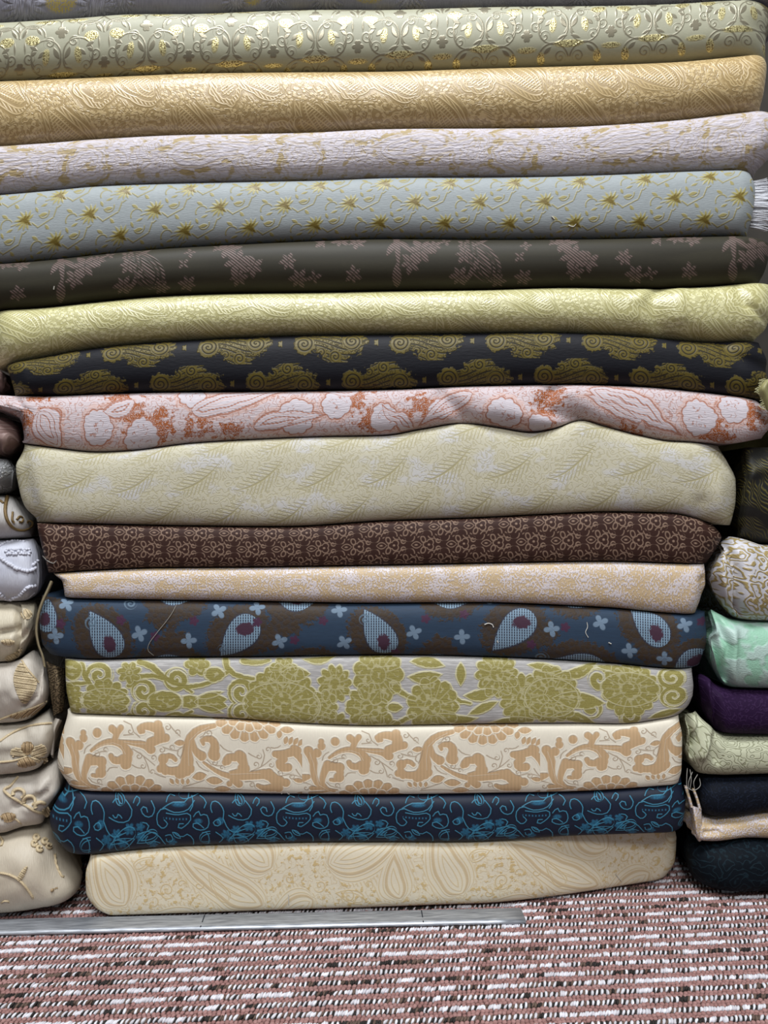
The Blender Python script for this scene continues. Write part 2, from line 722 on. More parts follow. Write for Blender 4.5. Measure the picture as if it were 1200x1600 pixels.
# ---- 1: pale sage brocade with scrolls and gold drops
def pat_sage(p):
    m = UVP(1)
    v0 = m(427, 50)[1]
    x, y = p
    q = (wr(x - 427.0, -66.0, 66.0), mad(x, -.036, y) - (v0 - .036 * 427) )
    a = (ab(q[0]), q[1])
    b = (66.0 - a[0], q[1])
    k = 1.25
    oval = mn(ell(at(a, 20, 0, -8), 11, 7.5), ell(at(b, 25, -26, 8), 5.2, 11))
    low = mn(ell(at(b, 0, -54), 22, 5), ell(at(a, 22, -74), 6, 10), ell(at(a, 0, -60), 14, 4), ell(at(b, 24, 32), 16, 4))
    scroll = mn(arc(at(a, 20, 6), 20, 1.1, -2), spiral(at(a, 47, -6), 9, 6.6, 1.0, 1), arc(at(a, 20, 10, 0), 13, .8, 0),
                arc(at(b, 25, -24), 23, 1.1, -14), arc(at(b, 25, -30, 180), 23, 1.1, -3), spiral(at(b, 52, -26), 9, 6.6, 1.0, -1), spiral(at(b, 38, -42), 8, 6.4, 1.0, 1),
                arc(at(b, 25, -76), 24, 1.2, 4), spiral(at(b, 14, -72), 9, 6.6, 1., 1), arc(at(a, 24, 44, 180), 24, 1.2, 2), spiral(at(a, 48, 34), 9, 6.5, 1., -1), arc(at(b, 14, 24, 60), 14, 1.0, 0))
    lv = mn(leaf(at(b, 9, -22, 62), 10, 3.6, .1), leaf(at(a, 8, 12, 60), 8, 2.6), leaf(at(a, 31, 14, 120), 7, 2.4), leaf(at(a, 0, 18, 90), 8, 2.2), leaf(at(b, 44, -12, 30), 7, 3), leaf(at(b, 45, -20, -30), 6, 2.6),
            leaf(at(a, 34, -22, 40), 7, 3), flower(at(a, 0, -40), 9, 5, .4), flower(at(b, 0, 10), 10, 5, .4), leaf(at(a, 8, -10, 90), 9, 1.4), leaf(at(b, 10, -44, -20), 8, 2.4), leaf(at(b, 34, -62, -40), 8, 3))
    sc_ = mask(mn(scroll, lv), .9)
    dr = mask(mn(oval, low), 1.0)
    spk = noise(x, y, .36, .5, 1, .6, 5)
    gl = mask(0.46 - spk, .05)
    return dict(base='9c9b84', layers=[(sc_, '86806c'), (dr, '857850'), (dr * gl, 'dcd29a')],
                rough=0.5, rlayers=[(sc_, 0.26), (dr, 0.24)], spec=0.55, bump=mad(dr, spk * 1.2, sc_), bdist=0.0003, metal=mad(dr, 0.5, sc_ * .35), weave=.08)


# ---- tone-on-tone satin paisley (gold, pale yellow)
def satin(base, hi, lo, seed):
    def fn(p):
        w = noise(p[0], p[1], .010, .012, 1, .5, seed)
        q = (mad(w, 60.0, p[0]), mad(w, -40.0, p[1]))
        t, par = tile(q, 200, 88, 100, 30 + seed * 13, 10)
        pa = paisley(at(t, 30, -30, 52), 120, 24, .22)
        pb = paisley(at(t, -40, 20, -150), 70, 16, -.25)
        pc = flower(at(t, -62, -16), 21, 9, .14)
        d = mn(pa, pb, pc)
        cont = mx(ab(wr(d + 2.0, -4.0, 4.0)) - 1.0, d - 14.0)
        tick = mx(ab(wr(mad(p[0], .8, p[1] * .55), -2.2, 2.2)) - .8, ab(ab(d - 8.0) - 6.5) - 3.2)
        tick2 = mx(ab(wr(mad(p[0], .7, p[1] * -.9), -2.4, 2.4)) - .8, d + 7.0)
        f1 = ab(filigree(q, .05, 8.0, seed)) * 10.0 - 1.3
        pp = voro(p[0], p[1], .11, .14) * 8.0 - 2.4
        big = noise(p[0], p[1], .016, .026, 1, .5, seed + 3)
        dens = mask(mx(.50 - big, 13.0 - d) * 1.0, .06)
        k = mx(mask(mn(cont, tick, tick2), .7), mask(mn(f1, pp), .8) * mask(12.0 - d, 3.0))
        dk = noise(p[0], p[1], .35, .5, 1, .6, seed + 1)
        return dict(base=base, layers=[(k, hi), (mask(mn(cont, f1) - 1.6, .8) * (1.0 - k) * .55, lo)], rough=.36, rlayers=[(k, .27)],
                    spec=.8, bump=k, bdist=.0002, weave=.06, sheen=0.12)
    return fn


# ---- 3: lavender-white crinkle brocade with gold paisley
def pat_lilac(p):
    m = UVP(3)
    q = tile1(p, 332, 250)
    x0 = 250
    w = noise(p[0], p[1], .02, .03, 1, .5, 2)
    q = (mad(w, 22.0, q[0]) - 11.0, mad(w, 22.0, q[1]) - 11.0)
    def A(x, y): a = m(x, y); return a[0] - x0, a[1]
    r1 = flower(at(q, *A(137, 268)), 31, 9, .12)
    r2 = flower(at(q, *A(405, 256)), 30, 9, .12)
    pa = paisley(at(q, *A(260, 258), -72), 150, 24, .22)
    pb = paisley(at(q, *A(338, 246), 100), 90, 17, .2)
    pc = paisley(at(q, *A(168, 232), 80), 60, 13, -.2)
    d = mn(r1, r2, pa, pb, pc)
    n2 = noise(p[0], p[1], .05, .07, 2, .55, 9)
    cont = mx(ab(wr(d + 3.0, -4.2, 4.2)) - .9, d - 11.0)
    band = mx(ab(d + 2.0) - 1.5, 0.44 - n2)
    bold = mx(ab(ab(d - 6.0) - 2.0) - 2.4, (0.52 - n2) * 30.0)
    fi = ab(filigree(q, .045, 6.0, 3)) * 12.0 - 1.1
    g = mx(mask(cont, .8) * .55, mask(bold, 1.0), mask(band, .8), mask(mx(fi, 8.0 - d), .8) * .55, mask((0.645 - n2) * 40.0, 2.0) * .9)
    cr = noise(p[0], p[1], .06, .30, 2, .6, 4)
    return dict(base='b5aeb4', layers=[(g, 'a28f66'), (mask(0.54 - cr, .06) * (1.0 - g) * .45, 'd0ccd4')], rough=.55, spec=.4,
                bump=mad(cr, 1.4, g * -.3), bdist=.0009, weave=.08)


# ---- 8: pink-white crinkle brocade with rust outlines
def pat_rust(p):
    m = UVP(8)
    w = noise(p[0], p[1], .03, .03, 1, .5, 6)
    q = (mad(w, 14.0, p[0]) - 7.0, mad(w, 12.0, p[1]) - 6.0)
    bl = [flower(at(q, *m(x, y)), R, n, .10) for x, y, R, n in ((153, 670, 24, 10), (222, 688, 28, 12), (462, 654, 29, 11), (526, 632, 24, 10), (600, 655, 24, 10),
                                                                (786, 648, 27, 11), (842, 664, 20, 9), (1092, 654, 27, 11), (1146, 640, 25, 10), (300, 620, 22, 10), (690, 640, 20, 9))]
    ps = [paisley(at(q, *m(x, y), a), L, W, b) for x, y, a, L, W, b in ((60, 645, -140, 66, 26, .2), (300, 644, -80, 170, 17, -.12), (205, 632, 120, 44, 13, .3), (398, 668, -75, 110, 14, .12),
                                                                         (735, 620, 110, 90, 17, -.2), (920, 612, -100, 150, 20, .18), (648, 668, 60, 70, 13, .2), (1000, 662, 60, 90, 15, -.2), (560, 612, 100, 60, 12, .2), (905, 668, -60, 60, 12, 0))]
    B, A = mn(*bl), mn(*ps)
    d = mn(B, A)
    n2 = noise(p[0], p[1], .075, .075, 2, .6, 3)
    n3 = noise(p[0], p[1], .25, .25, 1, .6, 5)
    rim = mad(n3, -1.2, ab(d - .6) - .45)
    dash = sn(mad(p[0], .9, p[1] * .9)) * .9
    ring = mx(ab(wr(A + 1.0, -4.4, 4.4)) - .9 + dash * .5, A)
    vein = mx(ab(wr(A + 5.0, -4.4, 4.4)) - .9, A)
    sp = mx(ab(filigree(p, .085, 4.0, 8)) * 9.0 - .9, B + 9.0, (.5 - n2) * 30.0)
    cl = [circ(at(p, *m(x, y)), r) for x, y, r in ((60, 622, 16), (186, 622, 20), (206, 650, 24), (246, 668, 26), (308, 668, 22), (552, 620, 26), (578, 658, 22), (655, 634, 22), (862, 622, 24), (850, 646, 18), (1178, 652, 22), (40, 660, 18), (1120, 680, 22), (985, 676, 20), (360, 676, 18))]
    clus = mx(mad(n2, -30.0, mn(*cl) * .35) + 16.5, 1.0 - d, 1.1 - ab(wr(n3 * 3.0, -.5, .5)) * 9.0)
    fi = mx(ab(filigree(p, .055, 6.0, 3)) * 9.0 - .8, 2.0 - d)
    out = mask(3.0 - d, 2.0)
    rust = mx(mask(rim, .8) * .9, mask(clus, 1.0), mask(ring, .7) * .85, mask(fi, .7) * .65, mask(sp, .6) * .7)
    pk = mx(mask(ab(d - 4.5) - 3.0, 1.5), out * .3, mask(vein, .8) * .8)
    cr = noise(p[0], p[1], .07, .55, 2, .6, 4)
    return dict(base='c0b8be', layers=[(pk, 'c4aaa5'), (rust, '9a562c')], rough=.6, spec=.3, bump=mad(cr, 1.3, rust * -.35), bdist=.00045, weave=.09, wscale=(.08, .5))


# ---- 12: navy with blue paisleys, brown fringe, maroon hearts
def pat_navy_paisley(p):
    m = UVP(12)
    def U(x, y): return at(p, *m(x, y))
    body, head, heart, plume = [], [], [], []
    # fat-end position, tip position, width
    for (fx, fy), (tx, ty), W, hs in (((172, 1006), (138, 966), 23, 1), ((384, 980), (344, 1014), 24, -1), ((600, 1002), (566, 962), 23, 1), ((816, 970), (770, 1002), 24, -1), ((1026, 988), (984, 954), 23, 1),
                                      ((273, 926), (250, 900), 30, 1), ((463, 938), (430, 905), 30, 1), ((702, 936), (735, 910), 27, 1), ((897, 934), (930, 905), 26, 1),
                                      ((262, 1040), (300, 1066), 30, 1), ((490, 1038), (450, 1060), 26, 1), ((682, 1036), (720, 1060), 26, 1), ((918, 1038), (850, 1050), 32, 1), ((1086, 1034), (1064, 1062), 24, 1), ((70, 968), (70, 940), 18, 1)):
        a, b = m(fx, fy), m(tx, ty)
        dx, dy = b[0] - a[0], b[1] - a[1]
        L = math.hypot(dx, dy)
        ux, uy = dx / L, dy / L
        deg = math.degrees(math.atan2(-ux, uy))
        # the drop starts a little behind the fat end
        ox, oy = a[0] - ux * W * .95, a[1] - uy * W * .95
        body.append(paisley(at(p, ox, oy, deg), L + W * 1.3, W, .12 * hs))
        heart.append(ell(at(p, a[0] + ux * 1, a[1] + uy * 1, deg + 60), W * .6, W * .42))
        plume.append(mn(ell(at(p, a[0] + ux * L * .3, a[1] + uy * L * .3, deg), W * 1.75, W * 2.2), flower(at(p, a[0] - ux * W * .6 - uy * W * 1.3, a[1] - uy * W * .6 + ux * W * 1.3), W * 1.0, 7, .3)))
    for x, y, R in ((143, 971, 10), (846, 1026, 12), (570, 966, 9), (347, 1012, 7), (204, 942, 10)):
        head.append(spiral(U(x, y), R, 6.0, 1.3, 1))
    b, h, pl, hd = mn(*body), mn(*heart), mn(*plume), mn(*head)
    fr = noise(p[0], p[1], .17, .17, 2, .6, 3)
    sc_ = voro(p[0], p[1], .13, .13)
    plume_m = mask(mad(fr, -24.0, pl) + 10.0, 1.5)
    br = mad(noise(p[0], p[1], .35, .35, 1, .6, 5), .5, mask(sc_ * 6.0 - 2.4, .8) * .35)
    st = mx(sn(p[0] * 1.6), mad(sn(p[1] * 1.5), .6, -.35))
    fw = mn(*[flower(at(p, *m(x, y), a), 12.5, 4, .66) for x, y, a in ((218, 988, 20), (295, 999, 5), (342, 953, 30), (402, 948, 10), (437, 1000, 22), (104, 942, 30), (87, 991, 10), (722, 993, 5), (862, 981, 10), (938, 971, 25),
                                                                       (1070, 975, 20), (983, 1015, 8), (1038, 1028, 0), (647, 986, 22), (530, 952, 10), (538, 1002, 30), (764, 940, 10))])
    mar = mn(*[flower(U(x, y), 8, 5, .4) for x, y in ((189, 967), (242, 992), (402, 970), (460, 998), (883, 978), (830, 1005), (1096, 972), (303, 968), (725, 958), (618, 1018), (95, 972), (505, 968), (665, 965))])
    bm = mask(b, .8) * cmad(st, .9, .42)
    slub = noise(p[0], p[1], .02, .5, 1, .5, 9)
    return dict(base='25384d', layers=[(mask(.45 - slub, .1) * .5, '233346'), (plume_m * mad(br, 1.0, .55), '382c20'), (mask(b - 2.0, 1), '2a2c3a'), (bm, '7d97ab'), (mask(hd, .8), '55697a'),
                                       (mask(mad(fr, -8.0, h) + 4.0, 1.0), '3e2636'), (mask(fw, 1.), '66798c'), (mask(mar, 1.), '40233a')],
                rough=.65, spec=.3, bump=mx(mask(b, 1), plume_m * br), bdist=.0003, weave=.16, wscale=(.06, .7))


# ---- 13: olive damask on silvery ground, left part mirrored about a lengthwise axis
def pat_damask(p):
    m = UVP(13)
    x, y = p
    q = (x, ab(y + 21.0))
    s1, s2, line_, seedy = [], [], [], []
    def W(cx, w): return (cx, w)
    sol = [ell(at(q, 258, 0), 26, 17), ell(at(q, 165, 0), 36, 20), flower(at(q, 165, 0), 38, 13, .15), ell(at(q, 440, 0), 58, 32), flower(at(q, 440, 4), 56, 19, .1), leaf(at(q, 330, 3, 6), 25, 11), leaf(at(q, 328, 12, 14), 20, 4),
           flower(at(q, 202, 48, 15), 19, 7, .3), flower(at(q, 308, 60, 0), 20, 6, .3), ell(at(q, 335, 44), 15, 11), flower(at(q, 443, 51, 10), 22, 7, .28), leaf(at(q, 462, 46), 22, 9), leaf(at(q, 500, 66, 8), 26, 6, .2),
           flower(at(q, 523, 32, 5), 27, 11, .22), flower(at(q, 591, 44, 0), 40, 11, .14), flower(at(q, 573, 0, 9), 33, 11, .2), leaf(at(q, 616, 0), 13, 6), flower(at(q, 676, 0), 41, 13, .14), flower(at(q, 505, 0), 23, 9, .2), 
           leaf(at(q, 664, 40, 4), 26, 8, .1), leaf(at(q, 668, 62, -6), 26, 8, -.1), ell(at(q, 112, 52), 15, 18), flower(at(q, 112, 10), 18, 7, .3), mx(ab(q[0] - 297.0) - 11.0, q[1] - 11.0 + ab(q[0] - 297.0) * .2),
           strk(q, [(615, 30), (630, 18), (648, 12)], 5, 2, 4)]
    def R(cx, cy): return m(cx, cy)
    solr = [flower(at(p, *R(776, 1052), 5), 34, 12, .2), flower(at(p, *R(818, 1090)), 38, 15, .15), ell(at(p, *R(862, 1088)), 40, 28), flower(at(p, *R(862, 1084), 6), 44, 15, .12), leaf(at(p, *R(905, 1092), -4), 40, 12), leaf(at(p, *R(752, 1084), 8), 26, 8, .1),
            leaf(at(p, *R(755, 1103), 22), 24, 6), ell(at(p, *R(985, 1076)), 44, 26), flower(at(p, *R(985, 1076), 4), 46, 15, .13), leaf(at(p, *R(905, 1050), 24), 36, 8, .25), leaf(at(p, *R(900, 1118), -14), 36, 8, -.2), leaf(at(p, *R(720, 1052), 90), 16, 7),
            leaf(at(p, *R(960, 1044), -4), 30, 5), leaf(at(p, *R(850, 1042), -6), 24, 6), leaf(at(p, *R(800, 1124), 4), 34, 6), leaf(at(p, *R(715, 1122), -6), 30, 7, .2), leaf(at(p, *R(1040, 1112), 10), 26, 7)]
    band = [spiral(at(q, 155, 44), 22, 14, 4.8, 1), spiral(at(q, 275, 36), 19, 13, 4.4, -1), spiral(at(q, 224, 17), 19, 14, 4.9, 1), spiral(at(q, 377, 17), 21, 14, 4.9, 1),
            strk(q, [(202, 26), (215, 40), (240, 42), (275, 30), (300, 16)], 4.5, 2.5), strk(q, [(218, 66), (236, 58), (258, 38), (290, 24), (330, 32), (356, 48)], 5, 3, 8), strk(q, [(352, 70), (356, 52), (372, 42), (396, 38)], 5, 3, 5),
            strk(q, [(104, 24), (118, 28), (134, 30)], 5, 3, 3), strk(q, [(128, 62), (132, 44), (140, 30)], 5, 4, 4), strk(q, [(380, 66), (400, 62), (420, 66)], 5, 3, 4)]
    bandr = [spiral(at(p, *R(936, 1060)), 17, 16, 5.5, 1), spiral(at(p, *R(925, 1104)), 16, 16, 5.5, -1), spiral(at(p, *R(1050, 1058)), 22, 14, 5.4, -1), spiral(at(p, *R(1053, 1086)), 21, 14, 5.4, 1), spiral(at(p, *R(984, 1118)), 17, 13, 4.8, 1),
             circ(at(p, *R(1028, 1075)), 9), strk(p, [R(950, 1088), R(975, 1106), R(1010, 1104)], 4, 2, 4), strk(p, [R(700, 1070), R(712, 1090), R(735, 1096)], 4, 2, 4)]
    sd, sr = mn(*sol), mn(*solr)
    bd = mn(*band, *bandr)
    solid = mn(sd, sr)
    d = mn(solid, bd)
    ed = noise(x, y, .14, .14, 1, .5, 6)
    d = mad(ed, 2.4, d) - 2.3
    vor = voro(x, y, .13, .17, 1.0)
    seeds = mx(vor * -9.0 + 5.2, solid + 6.0, -(bd - 1.0))
    def pet(c, R, n):
        r_ = ln(*c)
        th = mth('ARCTAN2', c[1], c[0])
        return mn(mx(ab(cs(th * (n / 2))) * r_ * (2.0 / n) - .75, r_ - R * .85, R * .32 - r_), ab(r_ - R * .30) - .8)
    pets = mn(*[pet(at(q, a, b), R, n) for a, b, R, n in ((165, 0, 38, 13), (440, 4, 54, 19), (523, 32, 27, 11), (591, 44, 40, 11), (573, 0, 33, 11), (676, 0, 41, 13), (505, 0, 23, 9), (202, 48, 19, 7), (443, 51, 22, 7))],
              *[pet(at(p, *m(a, b)), R, n) for a, b, R, n in ((776, 1052, 34, 12), (818, 1090, 38, 15), (862, 1084, 44, 15), (985, 1076, 46, 15))])
    outl = mn(*[ab(e - 1.4) for e in sol], *[ab(e - 1.4) for e in solr]) - .55
    k = mask(d, .9)
    rim = mx(line(d + .6, 1.0, .7), mask(outl, .7) * .9, mask(pets, .7) * .45, mask(seeds, .8) * .5)
    cr = noise(x, y, .035, .45, 2, .6, 5)
    tw = noise(x, y, .5, .5, 0, .5, 2)
    return dict(base='b6b4b2', layers=[(mask(.45 - cr, .08) * .55, '8a8887'), (k, '928a4e'), (k * mask(.5 - tw, .2) * .4, '7a7039'), (rim, 'c2bd9a')],
                rough=.6, spec=.35, bump=mad(cr, .8, mad(k, .6, rim * .5)), bdist=.0004, weave=.07)


# ---- 14: peach scroll leaves on ivory
def pat_peach(p):
    m = UVP(14)
    q = tile1(p, 372, 286)
    ch = [None]

    def pt(X, Y, o):
        a = m(X / 6 + o, Y / 6 + 1120)
        return a[0] - 286, a[1]

    def S(o, pts, w0, w1=None, n=0):
        w1 = w0 if w1 is None else w1
        ch[0] = strk(q, [pt(x, y, o) for x, y in pts], w0 / 6, w1 / 6, n or int(1.6 * len(pts) + 1), ch[0])

    def D(o, *cs):
        for x, y, r in cs:
            ch[0] = mth('MINIMUM', ch[0], circ(at(q, *pt(x, y, o)), r / 6))
    a, b = 100, 280
    S(a, [(60, 225), (105, 330), (110, 470), (160, 580), (300, 650)], 42, 12)
    S(a, [(240, 370), (200, 470), (190, 560), (260, 640)], 38, 10)
    S(a, [(250, 385), (335, 400), (360, 480), (315, 530), (270, 528)], 45, 14)
    S(a, [(90, 600), (200, 615), (330, 640)], 20, 3)
    S(a, [(80, 655), (180, 655), (290, 640)], 18, 3)
    S(a, [(10, 490), (60, 480)], 34, 20)
    S(a, [(255, 300), (330, 245), (430, 215), (520, 232), (585, 290), (595, 380), (575, 425)], 10, 44)
    S(a, [(440, 350), (462, 385), (510, 392), (555, 372)], 22, 34)
    S(a, [(500, 208), (640, 228), (760, 250), (812, 290)], 8, 36)
    S(a, [(812, 225), (900, 190), (955, 182)], 40, 34)
    S(a, [(895, 170), (890, 110), (840, 85), (765, 75), (706, 96), (718, 126), (742, 122)], 50, 16)
    S(a, [(470, 205), (492, 140), (448, 97)], 22, 30)
    S(a, [(492, 145), (532, 90)], 22, 24, 2)
    S(a, [(1190, 180), (1158, 280), (1172, 400), (1150, 490)], 28, 44)
    S(a, [(1045, 385), (1000, 348), (935, 372), (922, 430), (960, 482), (1050, 492), (1120, 475)], 16, 40)
    D(a, (140, 248, 40), (352, 402, 44), (345, 502, 46), (600, 322, 44), (588, 425, 40), (478, 388, 30), (880, 66, 40), (182, 182, 34), (180, 135, 24), (310, 135, 38), (930, 378, 44), (902, 470, 32), (948, 490, 34), (1080, 515, 44), (820, 290, 34))
    S(b, [(330, 70), (170, 112), (92, 200), (72, 320), (62, 430), (20, 500)], 18, 54)
    S(b, [(128, 200), (150, 300), (212, 350)], 12, 40)
    S(b, [(320, 335), (335, 250), (305, 198), (250, 190), (216, 207), (226, 236)], 48, 14)
    S(b, [(430, 410), (458, 366), (520, 362)], 26, 34)
    S(b, [(565, 350), (605, 420), (585, 482), (480, 502)], 50, 10)
    S(b, [(228, 410), (330, 480), (440, 530), (560, 542), (700, 530), (830, 522), (910, 585)], 8, 50)
    S(b, [(500, 572), (560, 612)], 26, 34, 2)
    S(b, [(738, 628), (790, 652), (860, 652), (905, 640)], 16, 44)
    S(b, [(900, 332), (990, 330), (1100, 300)], 28, 42)
    S(b, [(1190, 620), (1182, 480), (1142, 380), (1090, 320)], 6, 34)
    S(b, [(980, 380), (940, 420), (960, 455), (1020, 458)], 34, 36)
    D(b, (100, 470, 40), (210, 352, 38), (335, 345, 46), (450, 392, 38), (578, 360, 50), (604, 470, 54), (840, 515, 44), (930, 592, 58), (1000, 602, 38), (932, 655, 40), (470, 612, 24), (1078, 285, 36), (930, 345, 30))
    lv = ch[0]
    vein = mn(strk(q, [pt(*t, a) for t in ((70, 240), (120, 400), (150, 560), (250, 645))], .1, .1, 5), strk(q, [pt(*t, a) for t in ((300, 270), (430, 228), (520, 240), (575, 330))], .1, .1, 5), strk(q, [pt(*t, b) for t in ((280, 80), (110, 180), (85, 330), (90, 440))], .1, .1, 5),
              strk(q, [pt(*t, b) for t in ((480, 520), (640, 514), (760, 512))], .1, .1, 4), strk(q, [pt(*t, a) for t in ((560, 216), (680, 238), (760, 236))], .1, .1, 3)) - .55
    lv = mx(lv, -vein)
    sm = []
    for o, X, Y, dg, L, h in ((a, 1010, 590, -55, 30, 14), (a, 1060, 588, -70, 28, 13), (a, 1110, 590, -80, 28, 13), (a, 1160, 592, -95, 26, 13), (a, 1085, 228, 4, 50, 22), (b, 190, 540, 12, 66, 34), (b, 330, 582, -4, 76, 32), (b, 405, 665, 0, 76, 27),
                              (b, 1000, 205, 75, 36, 17), (b, 1045, 210, 68, 38, 17), (b, 1092, 216, 60, 38, 17), (b, 1140, 226, 55, 40, 17), (b, 1120, 580, -10, 50, 18), (b, 1160, 706, 0, 50, 14), (a, 300, 694, 10, 40, 10), (b, 940, 150, 80, 36, 22), (b, 1010, 110, 0, 62, 28)):
        sm.append(leaf(at(q, *pt(X, Y, o), dg), L / 6, h / 6))
    lv = mn(lv, *sm)
    flw = []
    for (x, y, sgn) in ((207, 1243, 1), (386, 1122, -1)):
        A_ = m(x, y)
        c = at(q, A_[0] - 286, A_[1])
        c = (c[0] * .80, c[1] * sgn * 1.0)
        f1, f2, f3 = flower(c, 44, 19, .10), flower(c, 30, 13, .12), flower(c, 16, 9, .14)
        th = mth('ARCTAN2', c[1], c[0])
        rad = ln(*c)
        g = mn(ab(f2) - .9, ab(f3) - .8, mx(ab(wr(th * (19 / 2 / math.pi) + .5, -.5, .5)) * rad * .33 - .8, 30.0 - rad), mx(ab(wr(th * (13 / 2 / math.pi) + .5, -.5, .5)) * rad * .48 - .8, mx(16.0 - rad, rad - 30.0)))
        flw.append(mx(f1, -g))
    fl = mn(*flw)
    th_ = [spiral(at(q, *pt(X, Y, o)), r / 6, 4.8, .7, h) for o, X, Y, r, h in ((a, 305, 330, 32, 1), (a, 388, 292, 26, -1), (a, 700, 348, 34, 1), (a, 838, 368, 30, -1), (a, 738, 440, 30, 1), (a, 826, 500, 26, -1), (a, 915, 290, 32, 1), (a, 1008, 272, 28, -1), (a, 970, 82, 32, 1), (a, 1062, 130, 30, -1),
                                                                                    (a, 38, 590, 28, 1), (a, 328, 590, 28, -1), (a, 620, 118, 28, 1), (b, 330, 410, 30, 1), (b, 402, 460, 26, -1), (b, 745, 350, 30, 1), (b, 832, 290, 28, -1), (b, 718, 430, 30, -1), (b, 862, 430, 28, 1), (b, 942, 510, 30, -1), (b, 1052, 540, 30, 1), (b, 275, 135, 34, -1), (b, 680, 615, 26, 1))]
    t2 = [None]

    def T(o, pts):
        t2[0] = strk(q, [pt(x, y, o) for x, y in pts], .75, .6, 4, t2[0])
    for o, pts in ((a, [(270, 350), (330, 310), (400, 305)]), (a, [(640, 280), (740, 345), (850, 435)]), (a, [(745, 350), (785, 440), (800, 500)]), (a, [(640, 432), (680, 456), (720, 462)]), (a, [(850, 510), (900, 535), (950, 550)]), (a, [(930, 268), (1060, 300), (1112, 262)]), (a, [(1070, 300), (1062, 335), (1085, 355)]),
                   (a, [(560, 30), (640, 70), (660, 140), (710, 175)]), (a, [(560, 155), (600, 152), (650, 148)]), (a, [(990, 60), (1030, 110), (1090, 165)]), (a, [(405, 490), (435, 455), (500, 455)]), (a, [(10, 530), (80, 560), (120, 580)]), (a, [(190, 320), (205, 270), (250, 240)]), (a, [(230, 550), (280, 600), (360, 615)]),
                   (b, [(262, 385), (310, 432), (400, 440)]), (b, [(650, 322), (690, 348), (740, 368)]), (b, [(675, 488), (770, 450), (862, 378)]), (b, [(770, 440), (800, 350), (785, 290)]), (b, [(860, 270), (910, 275), (950, 252)]), (b, [(960, 535), (1040, 520), (1160, 555)]), (b, [(1095, 475), (1120, 515), (1150, 548)]),
                   (b, [(160, 400), (200, 460), (275, 492)]), (b, [(385, 245), (430, 290), (495, 310)]), (b, [(195, 175), (235, 150), (250, 110)]), (b, [(30, 655), (180, 650), (330, 662)]), (b, [(40, 640), (140, 610), (230, 575)]), (b, [(480, 672), (620, 672), (760, 682)]), (b, [(620, 590), (690, 590), (710, 640)]), (b, [(10, 370), (40, 300), (50, 240)])):
        T(o, pts)
    thin = mn(t2[0], *th_)
    big = mn(lv - .6, fl)
    k = mask(big, .8)
    kt = mask(thin, .7)
    st = sn(p[0] * 1.15)
    edge = line(big - 1.2, .8, .8)
    return dict(base='dbd4c3', layers=[(k, 'bfa17c'), (k * cmad(st, .3, .2), 'ae926d'), (kt, '9a866e')], rough=.55, spec=.4,
                bump=mad(k, -.5, edge), bdist=.0002, weave=.05, wscale=(.5, .1), rlayers=[(k, .6)])


